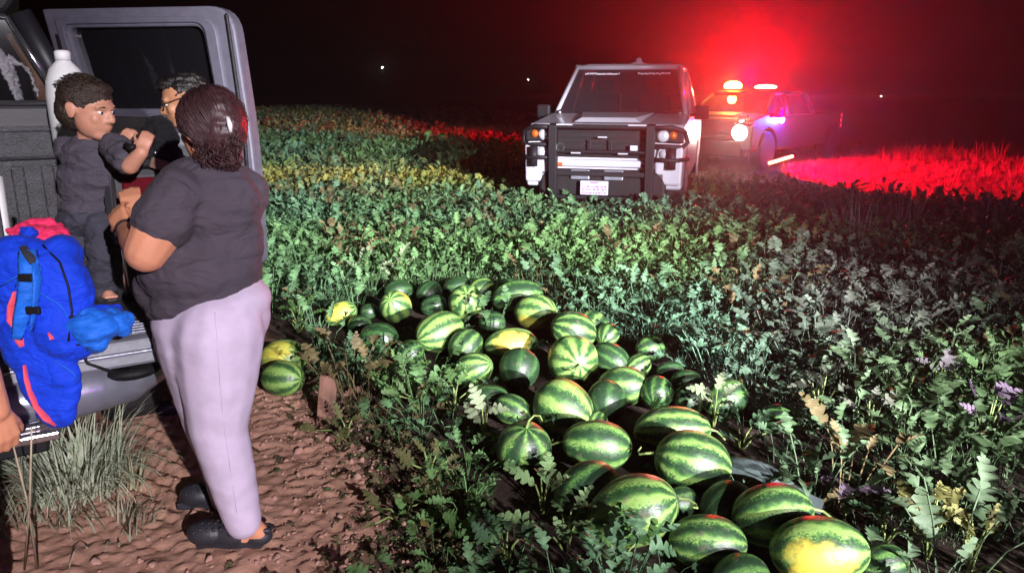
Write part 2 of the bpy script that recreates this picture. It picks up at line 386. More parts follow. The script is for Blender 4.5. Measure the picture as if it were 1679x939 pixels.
# ------------------------------------------------------------------ leaf and blade prototypes
LEAF = [(0, .012), (.05, .12), (.13, .23), (.20, .22), (.22, .10), (.28, .20), (.37, .36), (.45, .30), (.45, .12), (.51, .21), (.60, .32), (.66, .25), (.65, .10), (.71, .15), (.79, .21), (.84, .15), (.83, .08), (.90, .11), (.96, .08), (1.0, .006)]
def leaf_geo(mb, base, d, nrm, L, curl=.5, fold=.25, wob=.0, wid=1.0, rnd=random):
    d = V(d).normalized(); nrm = V(nrm); sd = d.cross(nrm).normalized(); up = sd.cross(d).normalized()
    ph = rnd.uniform(0, 6)
    def pt(t, w):
        a = curl*t; f = d*(math.sin(a)/curl if abs(curl) > .01 else t)-up*((1-math.cos(a))/curl if abs(curl) > .01 else 0)
        return V(base)+(f+sd*w*math.cos(fold)+up*(abs(w)*math.sin(fold)+wob*math.sin(9*w+7*t+ph)))*L
    vs = []; fs = []; k = 0
    for t, wd in LEAF:
        wd = wd*wid; j = 1+rnd.uniform(-.12, .12)
        vs += [pt(t, -wd*j), pt(t*.97+.01, 0), pt(t, wd*(2-j))]
    for i in range(len(LEAF)-1):
        a = i*3; fs += [(a, a+1, a+4, a+3), (a+1, a+2, a+5, a+4)]
    mb.add(vs, fs)
def vine_clump(seed, n=7, hi=.26, ls=.12, spread=.16, upright=.9):
    r = random.Random(seed); mb = MB()
    for i in range(n):
        a = 2*PI*i/n+r.uniform(-.5, .5); h = hi*r.uniform(.35, 1.05); ra = spread*r.uniform(.3, 1.1)
        b = V((math.cos(a)*ra, math.sin(a)*ra, h)); foot = V((math.cos(a)*ra*.3, math.sin(a)*ra*.3, -.02))
        mb.tube([foot, foot.lerp(b, .6)+V((0, 0, .03)), b], .0028, 3, cap=False)
        el = r.uniform(.45, 1.5)*upright; aa = a+r.uniform(-.9, .9)
        d = V((math.cos(aa)*math.cos(el), math.sin(aa)*math.cos(el), math.sin(el)))
        nr = V((-math.cos(aa)*math.sin(el), -math.sin(aa)*math.sin(el), math.cos(el)))+V((r.uniform(-.6, .6), r.uniform(-.6, .6), 0))
        leaf_geo(mb, b, d, nr, ls*r.uniform(.55, 1.35), r.uniform(-.4, 1.7), r.uniform(.05, .75), r.uniform(0, .09), r.uniform(.7, 1.15), r)
    return mb
def blade_clump(seed, n=22, h=.5, spread=.10, wd=.006, bend=.6):
    r = random.Random(seed); mb = MB()
    for i in range(n):
        a = r.uniform(0, 2*PI); ra = spread*r.random()**.5; b = V((math.cos(a)*ra, math.sin(a)*ra, -.02)); hh = h*r.uniform(.45, 1.1)
        aa = a+r.uniform(-.8, .8); out = V((math.cos(aa), math.sin(aa), 0)); sd = V((-out.y, out.x, 0)); k = bend*r.uniform(.2, 1.4)
        vs = []; fs = []
        for j in range(6):
            t = j/5; an = k*t*1.5; p = b+(out*(1-math.cos(an))/max(k*1.5, .01)+V((0, 0, 1))*math.sin(an)/max(k*1.5, .01))*hh
            ww = wd*(1-t**2*.95); vs += [p-sd*ww, p+sd*ww]
        for j in range(5): fs.append((2*j, 2*j+1, 2*j+3, 2*j+2))
        mb.add(vs, fs)
    return mb
def protos(name, mbs, m):
    c = bpy.data.collections.new(name)
    for i, mb in enumerate(mbs):
        me = mb.mesh(name); me.materials.append(MT[m]); me.polygons.foreach_set('use_smooth', [True]*len(me.polygons))
        o = bpy.data.objects.new('%s_%02d' % (name, i), me); c.objects.link(o)
    return c
def scatter(name, coll, pts, rots, scl, idx, tint, label):
    me = bpy.data.meshes.new(name); me.from_pydata([tuple(p) for p in pts], [], [])
    for an, ty, da in (('rot', 'FLOAT_VECTOR', np.array(rots, float)), ('scl', 'FLOAT', np.array(scl, float)), ('idx', 'INT', np.array(idx, int)), ('tint', 'FLOAT_COLOR', np.c_[np.array(tint, float), np.ones(len(pts))])):
        a = me.attributes.new(an, ty, 'POINT'); a.data.foreach_set({'FLOAT_VECTOR': 'vector', 'FLOAT_COLOR': 'color'}.get(ty, 'value'), da.ravel())
    o = bpy.data.objects.new(name, me); col.objects.link(o); tag(o, label, kind='stuff')
    ng = bpy.data.node_groups.new(name, 'GeometryNodeTree')
    ng.interface.new_socket('Geometry', in_out='INPUT', socket_type='NodeSocketGeometry'); ng.interface.new_socket('Geometry', in_out='OUTPUT', socket_type='NodeSocketGeometry')
    gi = ng.nodes.new('NodeGroupInput'); go = ng.nodes.new('NodeGroupOutput')
    ci = ng.nodes.new('GeometryNodeCollectionInfo'); ci.inputs['Collection'].default_value = coll; ci.inputs['Separate Children'].default_value = True; ci.inputs['Reset Children'].default_value = True
    ip = ng.nodes.new('GeometryNodeInstanceOnPoints'); ip.inputs['Pick Instance'].default_value = True
    def att(n, ty):
        q = ng.nodes.new('GeometryNodeInputNamedAttribute'); q.data_type = ty; q.inputs['Name'].default_value = n
        return q.outputs['Attribute']
    L = ng.links.new
    L(gi.outputs[0], ip.inputs['Points']); L(ci.outputs[0], ip.inputs['Instance']); L(att('idx', 'INT'), ip.inputs['Instance Index'])
    er = ng.nodes.new('FunctionNodeEulerToRotation'); L(att('rot', 'FLOAT_VECTOR'), er.inputs[0]); L(er.outputs[0], ip.inputs['Rotation'])
    L(att('scl', 'FLOAT'), ip.inputs['Scale']); L(ip.outputs[0], go.inputs[0])
    md = o.modifiers.new('scatter', 'NODES'); md.node_group = ng
    return o
# ------------------------------------------------------------------ watermelons: (pixel the photograph shows it at is noted in the label's words), centre, size
MELONS = [  # x, y, z, a(long/2), b(short/2), long-axis direction (x,y,z), belly direction, pale, yellow, wet, label
 (-1.19, 5.11, .10, .119, .085, (.8, .1, .35), (.5, -.6, .6), .75, 1, .3, 'small green watermelon with a yellow patch, farthest left of the heap behind the leaves'),
 (-.82, 5.17, .13, .133, .113, (.15, .75, -.6), (.15, -.55, .8), .85, .55, .2, 'pale striped watermelon standing on end between dark melons at the back left of the heap'),
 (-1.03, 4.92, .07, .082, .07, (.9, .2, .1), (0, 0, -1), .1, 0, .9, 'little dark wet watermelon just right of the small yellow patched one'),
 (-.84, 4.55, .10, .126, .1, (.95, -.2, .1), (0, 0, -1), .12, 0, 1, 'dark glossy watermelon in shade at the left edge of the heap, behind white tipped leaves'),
 (-.61, 4.33, .08, .092, .08, (.8, .5, .3), (0, 0, -1), .3, 0, .6, 'small dull green watermelon under the left end of the big bright striped one'),
 (-.45, 4.56, .14, .168, .128, (.72, .62, .12), (.1, .2, -1), .85, .2, .3, 'big bright lime striped watermelon lying sideways at the left of the heap'),
 (-.33, 5.25, .14, .142, .126, (.1, -.75, .62), (0, 0, -1), .8, 0, .2, 'upright light green watermelon with vertical stripes near the back of the heap'),
 (-.24, 5.72, .11, .108, .092, (.8, .3, .3), (0, 0, -1), .55, 0, .3, 'watermelon half hidden behind the upright light green one at the very back'),
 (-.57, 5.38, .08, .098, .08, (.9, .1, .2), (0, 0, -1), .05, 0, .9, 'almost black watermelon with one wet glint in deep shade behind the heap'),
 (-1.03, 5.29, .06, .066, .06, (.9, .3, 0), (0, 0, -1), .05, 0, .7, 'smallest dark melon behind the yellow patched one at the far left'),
 (.04, 5.40, .14, .192, .128, (.93, .1, .1), (0, 0, -1), .35, 0, .3, 'long dark green watermelon with a shaded lower side behind the lime one at the back'),
 (.16, 5.04, .13, .158, .125, (.75, -.6, .15), (-.1, -.75, -.45), .85, .5, .3, 'lime watermelon with an orange pink belly at the back right of the heap'),
 (-.13, 4.94, .08, .093, .083, (.9, .2, 0), (0, 0, -1), .15, 0, .5, 'dark watermelon wedged in shadow behind the yellow one at the centre of the heap'),
 (0, 4.36, .12, .162, .108, (.97, .1, .05), (-.1, -.85, .5), .8, 1, .3, 'watermelon with the big bright yellow belly patch at the centre of the heap'),
 (-.28, 4.39, .10, .116, .105, (.6, .6, .5), (0, 0, -1), .45, 0, .2, 'mid green watermelon between the big bright striped one and the yellow one'),
 (-.22, 4.02, .09, .118, .095, (.8, -.3, .4), (0, 0, -1), .75, 0, .2, 'light green watermelon with diagonal stripes at the left front of the heap'),
 (.04, 4.0, .11, .118, .112, (.2, .8, .5), (0, 0, -1), .1, .0, .4, 'dark round watermelon in shadow just below the yellow one'),
 (.34, 4.01, .15, .150, .142, (.12, -.93, .22), (0, .2, -1), .85, 0, .6, 'round watermelon seen end on with stripes radiating like a star'),
 (.39, 4.62, .13, .15, .122, (.85, .1, -.3), (0, 0, -1), .55, 0, .5, 'green watermelon just behind the star striped one with a glossy rim'),
 (.52, 4.80, .10, .12, .106, (.5, .7, .2), (0, 0, -1), .55, 0, .6, 'striped watermelon with curved bands at the back right of the heap'),
 (.61, 4.65, .09, .082, .077, (.4, .7, .3), (0, 0, -1), .5, 0, .4, 'small pale watermelon at the right end of the back row beside the leaves'),
 (-.12, 3.64, .08, .112, .07, (.97, -.1, .05), (0, 0, -1), .2, 0, .4, 'flat dark watermelon lying low in front of the heap, left of the pale round one'),
 (.57, 4.17, .10, .124, .093, (.75, -.5, -.3), (0, 0, -1), .2, 0, .5, 'dark watermelon with a thin green rim just right of the star striped one'),
 (.84, 4.41, .08, .094, .082, (.9, .3, 0), (0, 0, -1), .4, 0, .3, 'dim green watermelon farthest back on the right among the leaves'),
 (.72, 4.11, .08, .085, .067, (.8, .4, .3), (0, 0, -1), .6, 0, .4, 'small bright green watermelon above the teal one at the right of the heap'),
 (.58, 3.73, .11, .134, .104, (.85, -.4, .2), (0, 0, -1), .6, .1, .3, 'watermelon half brown with shade and half lit green, right of the star striped one'),
 (.74, 3.64, .11, .09, .085, (.3, .8, .3), (0, 0, -1), .3, 0, .9, 'small teal glossy watermelon at the right side of the heap'),
 (.47, 3.55, .10, .108, .103, (.2, .8, .4), (0, 0, -1), .08, 0, .5, 'nearly black watermelon with a dark red sheen right of the pale round one'),
 (.40, 3.34, .08, .06, .055, (.4, .4, .6), (0, 0, -1), .6, 0, .3, 'tiny green melon showing between the pale round one and the one in front of it'),
 (.90, 4.08, .06, .08, .06, (.95, .1, 0), (0, 0, -1), .08, 0, .4, 'small dark watermelon under the leaves at the back right edge of the heap'),
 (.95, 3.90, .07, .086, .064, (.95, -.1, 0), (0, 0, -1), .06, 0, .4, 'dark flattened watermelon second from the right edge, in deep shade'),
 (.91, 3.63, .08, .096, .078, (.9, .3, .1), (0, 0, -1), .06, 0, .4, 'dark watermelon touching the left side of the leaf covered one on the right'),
 (1.08, 3.59, .10, .12, .096, (.85, .3, .25), (0, 0, -1), .35, .1, .4, 'dark watermelon with a reddish rim and leaves hanging over its front on the right'),
 (1.28, 3.39, .08, .096, .072, (.9, -.2, .1), (0, 0, -1), .3, 0, .3, 'dark watermelon farthest right, alone among the leaves'),
 (.72, 3.17, .12, .174, .11, (.95, -.1, .08), (0, 0, -1), .65, 0, .3, 'long striped watermelon with a shaded underside behind the big barred one on the right'),
 (.24, 3.41, .13, .15, .135, (.85, -.45, -.25), (.3, .3, .8), .75, .15, .2, 'large pale green round watermelon in the middle of the heap'),
 (.05, 2.98, .12, .134, .118, (.08, -.35, .93), (.2, .9, 0), .5, .1, .4, 'dark green watermelon standing upright with vertical stripes at the front left of the heap'),
 (.37, 3.02, .12, .15, .11, (.94, -.15, -.05), (0, 0, -1), .55, .1, .3, 'oval watermelon with level stripes and a shadowed base, right of the upright one'),
 (.29, 2.64, .11, .14, .113, (.75, .5, .3), (0, 0, -1), .3, .35, .4, 'dark watermelon with brown shade across it, left of the big one with a leaf'),
 (.73, 2.83, .14, .158, .128, (.93, -.1, -.2), (0, 0, -1), .6, 0, .4, 'big watermelon with level pale bars and a red shaded end, right of centre'),
 (.44, 2.45, .145, .17, .125, (.85, -.2, .4), (0, 0, -1), .75, .1, .6, 'large bright striped watermelon at the front with a lobed leaf lying on it'),
 (.93, 2.43, .14, .142, .112, (.93, -.1, .22), (0, 0, -1), .6, 0, .3, 'striped oval watermelon with pale wavy bars, second from the bottom on the right'),
 (.67, 2.32, .10, .133, .095, (.95, -.2, .05), (0, 0, -1), .55, 0, .3, 'watermelon with fine level stripes at the bottom, left of the yellow ended one'),
 (1.0, 2.21, .14, .156, .113, (.93, -.25, .18), (.75, -.6, .2), .8, .9, .3, 'yellow ended pale watermelon, largest at the bottom right of the heap'),
 (.74, 2.14, .08, .096, .084, (.9, .1, .1), (0, 0, -1), .3, 0, .3, 'dark watermelon cut off by the bottom edge, lowest in the heap'),
 (1.24, 2.24, .07, .088, .067, (.95, .1, .1), (0, 0, -1), .4, 0, .3, 'small dark striped watermelon right of the yellow ended one at the bottom'),
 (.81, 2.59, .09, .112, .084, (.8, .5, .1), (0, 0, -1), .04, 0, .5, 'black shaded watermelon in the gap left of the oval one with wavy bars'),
 (0, 3.47, .09, .1, .075, (.8, -.4, -.2), (0, 0, -1), .45, 0, .3, 'small green watermelon peeping out behind the upright lobed leaf'),
 (.65, 2.64, .07, .076, .058, (.9, .3, 0), (0, 0, -1), .2, 0, .3, 'small dark melon beneath the big barred one, behind the leaf topped one'),
 (-1.31, 4.14, .115, .14, .112, (.9, -.1, .1), (-.2, -.5, .5), 1.0, .55, .6, 'lime yellow watermelon behind the woman, the farther of the two on the dirt'),
 (-1.24, 3.87, .10, .128, .098, (.9, -.42, .1), (.9, -.3, .2), .8, .8, .5, 'bright green watermelon nearer of the two on the dirt beside the wooden stake'),
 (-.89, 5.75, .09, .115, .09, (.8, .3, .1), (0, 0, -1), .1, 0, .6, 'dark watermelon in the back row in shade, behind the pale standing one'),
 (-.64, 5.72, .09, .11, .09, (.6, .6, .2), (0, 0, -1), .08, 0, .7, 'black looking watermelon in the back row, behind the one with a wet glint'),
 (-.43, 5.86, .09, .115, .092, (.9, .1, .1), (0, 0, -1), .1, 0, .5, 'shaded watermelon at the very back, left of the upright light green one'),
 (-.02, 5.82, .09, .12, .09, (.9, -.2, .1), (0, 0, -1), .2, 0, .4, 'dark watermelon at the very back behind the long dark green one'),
 (-2.27, 21.1, .45, .15, .13, (.9, .1, .1), (0, 0, -1), .9, .3, .3, 'left one of two small reddish melons far out in the vines'),
 (-1.82, 20.26, .42, .15, .13, (.9, .1, .1), (0, 0, -1), .9, .3, .3, 'right one of two small reddish melons far out in the vines'),
]
UM = []
for k in range(4):
    mb = MB(); nu, nv = 40, 24; vs_ = []
    mb.ell((0, 0, 0), (1, 1, 1), None, nu, nv)
    out = []
    for v in mb.v:
        v = V(v); q = V((v.z, v.x, v.y))      # poles to the x axis
        n = mnoise.noise(q*1.3+V((k*7, 0, 0)))*.035
        q = q*(1+n); q.x *= 1+.03*(k-1.5)*q.x
        out.append(q)
    mb.v = [tuple(q) for q in out]
    me = mb.mesh('watermelon'); me.materials.append(MT['rind']); me.polygons.foreach_set('use_smooth', [True]*len(me.polygons)); UM.append(me)
sm = MB(); sm.tube([(0, 0, 0), (.03, .004, .012), (.05, .02, .03), (.055, .045, .03), (.045, .06, .015)], [.006, .005, .0045, .004, .003], 6)
stem_me = sm.mesh('stem'); stem_me.materials.append(MT['stem'])
for i, (x, y, z, a, b, ax, be, pale, yel, wet, lab) in enumerate(MELONS):
    o = bpy.data.objects.new('watermelon', UM[i % 4]); col.objects.link(o)
    X = V(ax).normalized(); Z = (V(be)-X*V(be).dot(X)).normalized(); Y = Z.cross(X)
    rot = Matrix((X, Y, Z)).transposed()
    o.location = (x, y, z); o.rotation_mode = 'QUATERNION'; o.rotation_quaternion = rot.to_quaternion(); o.scale = (a, b, b)
    o.color = (pale, yel, wet, 1)
    tag(o, lab, 'watermelon', 'watermelons piled in the field' if y < 10 else 'melons far out in the vines')
    if i in (53, 54, 40, 17, 41, 36, 5, 39, 37, 11, 6, 1, 18, 34):
        s = bpy.data.objects.new('stem', stem_me); col.objects.link(s); s.parent = o
        s.scale = (1/a, 1/b, 1/b); sg = -1 if i in (53, 5, 39, 37) else 1
        s.location = (sg*.985, 0, .0)
        if sg < 0: s.rotation_euler = (0, 0, PI)
# ------------------------------------------------------------------ the vine field and other ground cover
vines = protos('vine_clump', [vine_clump(s, 9, .25, .105) for s in range(6)]+[vine_clump(s+20, 7, .14, .095, .17, .45) for s in range(3)], 'leaf')
weeds = protos('weed_clump', [blade_clump(s, 30, .55, .22, .007, .95) for s in range(4)], 'blade')
litter = MB
def one_leaf(seed, kind):
    r = random.Random(seed); mb = MB()
    leaf_geo(mb, (0, 0, .012), (1, 0, r.uniform(-.1, .3)), (r.uniform(-.4, .4), r.uniform(-.4, .4), 1), 1, r.uniform(-.5, 1.4), r.uniform(-.3, .5), .08, r.uniform(.5, 1), r)
    return mb
litters = protos('dry_leaf', [one_leaf(s, 0) for s in range(6)], 'leaf')
PLANT_SPOTS = [] 
def blocked(x, y, m=0.0):
    for q in MELONS:
        if y < 10 and (x-q[0])**2+(y-q[1])**2 < (q[3]*.85+m)**2: return True
    # patrol truck and the pickup on the track
    for (cx, cy, rz, hw, l0, l1) in ((1.12, 9.6, R(-15.7), .98, .1, 5.5), (4.02, 16.0, R(-42), .95, -.1, 5.2)):
        dx, dy = x-cx, y-cy; u = dx*math.cos(rz)+dy*math.sin(rz); v_ = -dx*math.sin(rz)+dy*math.cos(rz)
        if abs(u) < hw and l0 < v_ < l1: return True
    dx, dy = x+1.25, y-2.61; u = dx*math.cos(R(32))+dy*math.sin(R(32)); v_ = -dx*math.sin(R(32))+dy*math.cos(R(32))
    if -2.0 < u < .25 and -.2 < v_ < 5: return True
    return False
pts = []; rots = []; scl = []; idx = []; tint = []
def in_view(x, y, m=1.0): return abs(x) < .70*y+m and y > 1.5
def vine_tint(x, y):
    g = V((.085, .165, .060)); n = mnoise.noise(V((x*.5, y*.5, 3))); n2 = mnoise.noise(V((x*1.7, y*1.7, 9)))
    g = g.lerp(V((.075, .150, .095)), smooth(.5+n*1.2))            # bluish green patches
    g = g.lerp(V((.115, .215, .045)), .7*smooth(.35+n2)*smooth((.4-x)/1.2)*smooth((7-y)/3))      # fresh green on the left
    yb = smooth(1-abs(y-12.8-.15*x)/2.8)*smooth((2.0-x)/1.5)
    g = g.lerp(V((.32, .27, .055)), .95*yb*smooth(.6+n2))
    g = g.lerp(V((.125, .115, .108)), .75*smooth((x-.25*y+.1)/1.2)*smooth(.6+n))   # dim purplish light on the right, put into the leaf colour
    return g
def density(y): return 50 if y < 4.5 else 44 if y < 8 else 36 if y < 14 else 13 if y < 26 else 4.5
y = 1.55
while y < 58:
    st = 1/math.sqrt(density(y)); x0 = -.70*y-.8; x1 = .70*y+.8
    for x in np.arange(x0, x1, st):
        xx = x+RNG.uniform(-.5, .5)*st; yy = y+RNG.uniform(-.5, .5)*st
        if not in_view(xx, yy) or blocked(xx, yy): continue
        if yy < 9 and xx < dirt_edge(min(yy, 4.8))+.10+.1*mnoise.noise(V((xx*3, yy*3, 2))) and yy < 5.2: continue
        if yy < 6.5 and xx < -2.2: continue
        if yy > 8 and xx > track_x(yy)+.1*mnoise.noise(V((xx, yy, 0))): continue
        if yy < 2.1 and .55 < xx < 1.75: continue
        near_heap = any((xx-q[0])**2+(yy-q[1])**2 < (q[3]+.13)**2 for q in MELONS[:55])
        if near_heap and RNG.random() < .45: continue
        if any(abs(xx-q[0]) < q[3]+.04 and 0 < q[1]-yy < .5 for q in MELONS[:55]) and RNG.random() < .7: continue
        if yy < 2.7 and xx > 1.0 and RNG.random() < .35: continue
        s = RNG.uniform(.55, 1.35)*(1 if yy < 14 else 1.25 if yy < 26 else 1.7)
        low = near_heap or (yy < 3.6 and xx < .15)
        if low: s *= .72
        pts.append((xx, yy, height(xx, yy))); rots.append((RNG.uniform(-.15, .15), RNG.uniform(-.15, .15), RNG.uniform(0, 6.28))); scl.append(s)
        idx.append(int(RNG.integers(6, 9)) if (low or RNG.random() < .18) else int(RNG.integers(0, 6)))
        g = vine_tint(xx, yy)*RNG.uniform(.9, 1.8)*(1-.38*smooth((xx-.22*yy-.2)/1.0))  # leaf colour darkened rightwards to stand in for the light fading there
        if RNG.random() < .07: g = V((.15, .12, .06))*RNG.uniform(.6, 1.2)
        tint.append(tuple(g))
    y += st
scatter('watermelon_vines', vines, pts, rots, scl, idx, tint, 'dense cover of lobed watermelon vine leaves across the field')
print('vines', len(pts))
# weeds on the far bank beyond the track and on the right
pts = []; rots = []; scl = []; idx = []; tint = []
y = 8.0
while y < 90:
    st = .30 if y < 20 else .5 if y < 35 else 1.1
    for d in np.arange(0, 10 if y < 40 else 14, st):
        x = track_x(y)+(.25 if y < 15.3 else 1.3)+d+RNG.uniform(-.5, .5)*st; yy = y+RNG.uniform(-.5, .5)*st
        if not in_view(x, yy, 1) or blocked(x, yy): continue
        if yy < 24 and x > 13+RNG.uniform(-1, 1): continue
        pts.append((x, yy, height(x, yy))); rots.append((RNG.uniform(-.1, .1), RNG.uniform(-.1, .1), RNG.uniform(0, 6.28)))
        scl.append(RNG.uniform(.2, .5)*(1 if y < 19 else 1.9)); idx.append(int(RNG.integers(0, 4)))
        tint.append(tuple(V((.20, .17, .12))*RNG.uniform(.6, 1.3)))
    y += st
scatter('roadside_weeds', weeds, pts, rots, scl, idx, tint, 'dry weeds along the track beyond the vine rows')
# dry leaves and bits of vine lying on the dirt
pts = []; rots = []; scl = []; idx = []; tint = []
for k in range(1500):
    y = RNG.uniform(1.9, 4.5); e = dirt_edge(y); x = e+.25-abs(RNG.normal(0, .24))
    if x < -1.9 or blocked(x, y): continue
    pts.append((x, y, height(x, y)+.004)); rots.append((RNG.uniform(-.35, .35), RNG.uniform(-.35, .35), RNG.uniform(0, 6.28))); scl.append(RNG.uniform(.025, .085)); idx.append(int(RNG.integers(0, 6)))
    tint.append(tuple((V((.15, .13, .07)) if RNG.random() < .6 else V((.09, .13, .05)) if RNG.random() < .5 else V((.20, .11, .08)))*RNG.uniform(.6, 1.3)))
scatter('leaf_litter', litters, pts, rots, scl, idx, tint, 'dry leaves and vine scraps lying on the trampled dirt')
# ------------------------------------------------------------------ pickups seen from the front (local y runs backwards from the front bumper)
def wheel(parent, x, y, r=.40, wd=.26, rim='chrome'):
    s = 1 if x > 0 else -1
    t = MB(); t.lathe([(r*.62, -wd/2), (r*.9, -wd/2), (r, -wd*.36), (r, wd*.36), (r*.9, wd/2), (r*.62, wd/2)], (x, y, r), 28, 'X')
    w_ = t.build('wheel', 'rubber', parent, local=True, bevel=0)
    q = MB(); q.lathe([(r*.60, -wd*.40), (r*.60, wd*.40), (r*.5, wd*.42), (r*.2, wd*.30), (.05, wd*.38)], (x, y, r), 20, 'X'); q.build('rim', rim, w_, local=True)
    return w_
def pickup(loc, rz, paint, label, cat, group, W=.98, L=5.6, roof=1.97, hood=1.22, cs=0.0):
    t = empty('police_pickup' if paint == 'paint_white' else 'pickup_truck', loc, rz, label=label, cat=cat, group=group)
    # lower body: side outline swept across the width, wheel arches cut in the outline
    def arch(yc, r=.47, n=8): return [(yc-r*math.cos(PI*k/n), .40+r*math.sin(PI*k/n)) for k in range(n+1)]
    low = [(.05, .42), (.03, .70), (.10, hood-.08), (.22, hood-.02), (1.45+cs, hood+.08), (1.50+cs, hood+.02), (3.7, hood+.02), (3.75, hood+.06), (L-.02, hood+.05), (L, .55), (L-.2, .42)]+arch(4.55)[::-1]+[(3.6, .40), (1.6, .40)]+arch(1.0+cs*.2)[::-1]
    b = MB(); b.prism(low, 0, -W, W); bo_ = b.build('body', paint, t, local=True, bevel=.12); bo_.modifiers['bevel'].segments = 4
    # hood with raised scoop
    h = MB(); h.add([(-.42, .30, hood+.0), (.42, .30, hood+.0), (.34, .40, hood+.055), (-.34, .40, hood+.055), (-.50, 1.32+cs, hood+.10), (.50, 1.32+cs, hood+.10)], [(0, 1, 2, 3), (3, 2, 5, 4), (0, 3, 4), (1, 5, 2)])
    h.build('hood_scoop', paint, t, local=True, bevel=.01)
    # cab: glasshouse frame
    yb, yf, yr, ye = 1.42+cs, 2.12+cs, 3.45+cs*.6, 3.72+cs*.6; wb, wt = W-.06, W-.24; z0, z1 = hood+.03, roof
    pil = MB()
    for s in (-1, 1):
        pil.tube([(s*wb, yb, z0), (s*wt, yf, z1-.03)], .032, 6); pil.tube([(s*wt, yf, z1-.03), (s*wt, yr, z1-.03)], .045, 6)
        pil.tube([(s*wt, yr, z1-.03), (s*wb, ye, z0)], .06, 6); pil.tube([(s*wb, 2.55+cs, z0), (s*wt, 2.6+cs, z1-.03)], .04, 6)
    pil.tube([(-wt, yf, z1-.03), (wt, yf, z1-.03)], .04, 6)
    pil.build('cab_frame', paint, t, local=True, smooth=True)
    rf = MB(); rf.add([(-wt, yf-.03, z1-.03), (wt, yf-.03, z1-.03), (wt, yr, z1-.03), (-wt, yr, z1-.03), (-wt+.1, yf+.12, z1+.025), (wt-.1, yf+.12, z1+.025), (wt-.1, yr-.1, z1+.03), (-wt+.1, yr-.1, z1+.03)], [(0, 1, 5, 4), (1, 2, 6, 5), (2, 3, 7, 6), (3, 0, 4, 7), (4, 5, 6, 7), (3, 2, 1, 0)])
    rf.build('roof', paint, t, local=True, bevel=.05)
    ws = MB(); ws.add([(-wb+.02, yb+.02, z0+.01), (wb-.02, yb+.02, z0+.01), (wt-.02, yf+.01, z1-.05), (-wt+.02, yf+.01, z1-.05)], [(0, 1, 2, 3)])
    wsh = ws.build('windshield', 'glass_dark', t, local=True)
    for s in (-1, 1):
        for (ya, yb2, yc, yd) in ((1.55+cs, 2.5+cs, 2.55+cs, 2.14+cs), (2.6+cs, 3.6+cs*.6, 3.4+cs*.6, 2.65+cs)):
            g = MB(); g.add([(s*(wb-.01), ya, z0), (s*(wb-.01), yb2, z0), (s*(wt-.01), yc, z1-.06), (s*(wt-.01), yd, z1-.06)], [(0, 1, 2, 3)]); g.build('side_window', 'glass_dark', t, local=True)
    it = MB(); it.box(-wb+.08, wb-.08, yb+.15, ye-.1, z0-.12, z0-.04); it.build('dashboard', 'black_plastic', t, local=True)
    for x in (-.38, .38):
        st = MB(); st.box(x-.24, x+.24, 2.5+cs, 2.64+cs, z0-.1, z0+.33); st.box(x-.12, x+.12, 2.53+cs, 2.62+cs, z0+.36, z0+.52); st.build('seat', 'black_plastic', t, local=True, bevel=.05)
    for s in (-1, 1):
        m = MB(); m.box(s*1.12-.10, s*1.12+.10, 1.52+cs, 1.62+cs, z0-.03, z0+.17); mo = m.build('side_mirror', 'black_metal', t, local=True, bevel=.03)
        a = MB(); a.tube([(s*.92, 1.58+cs, z0+.02), (s*1.05, 1.57+cs, z0+.04)], .025, 6); a.build('mirror_arm', 'black_plastic', mo, local=True)
        rm = 'chrome' if cs == 0 else 'rubber'; wheel(t, s*(W-.12), 1.0+cs*.2, rim=rm); wheel(t, s*(W-.12), 4.55, rim=rm)
    # front: grille, bumper, lamps
    g = MB(); g.box(-.60, .60, .0, .10, .80, hood-.05); gr = g.build('grille', 'black_plastic', t, local=True, bevel=.02)
    for k in range(5):
        q = MB(); q.box(-.57, .57, -.014, .01, .83+k*.068, .855+k*.068); q.build('grille_bar', 'black_metal', gr, local=True, bevel=.004)
    bp = MB(); bp.box(-.62, .62, -.04, .12, .685, .775); bp.build('bumper', paint, t, local=True, bevel=.025)
    lb = MB(); lb.box(-.80, .80, -.02, .14, .30, .655); lb.build('lower_bumper', 'black_plastic', t, local=True, bevel=.04)
    for s in (-1, 1):
        c = MB(); c.prism([(s*.66, .79), (s*.66, .62), (s*.78, .48), (s*.98, .48), (s*.99, .96), (s*.70, .96), (s*.68, .86)], 1, -.02, .30); c.build('bumper_corner', paint, t, local=True, bevel=.03)
        hl = MB(); hl.prism([(s*.60, 1.0), (s*.985, .985), (s*.985, hood-.09), (s*.60, hood-.05)], 1, .005, .25); ho = hl.build('headlight', 'black_plastic', t, local=True, bevel=.02)
        ln = MB(); ln.lathe([(.075, .0), (.070, -.02), (.04, -.035), (.004, -.04)], (s*.74, .0, 1.075), 16, 'Y'); ln.build('headlight_lens', 'lens' , ho, local=True, smooth=True)
        l2 = MB(); l2.lathe([(.05, 0), (.045, -.018), (.004, -.03)], (s*.86, .0, 1.085), 14, 'Y'); l2.build('turn_lens', 'lens_amber', ho, local=True, smooth=True)
        fg = MB(); fg.lathe([(.065, 0), (.06, -.02), (.004, -.035)], (s*.77, -.02, .86), 14, 'Y'); fg.build('fog_lamp', 'lens', t, local=True, smooth=True)
        mk = MB(); mk.box(s*.55-.06, s*.55+.06, -.055, -.035, .69, .735); mk.build('marker_lamp', 'lens_amber' if s < 0 else 'lens_red', t, local=True, bevel=.006)
    return t, wsh, gr
pt, pws, pgr = pickup((1.12, 9.6, 0), R(-15.7), 'paint_white', 'white police pickup with a black grille guard facing the camera in the field', 'pickup truck', None)
hood = 1.22
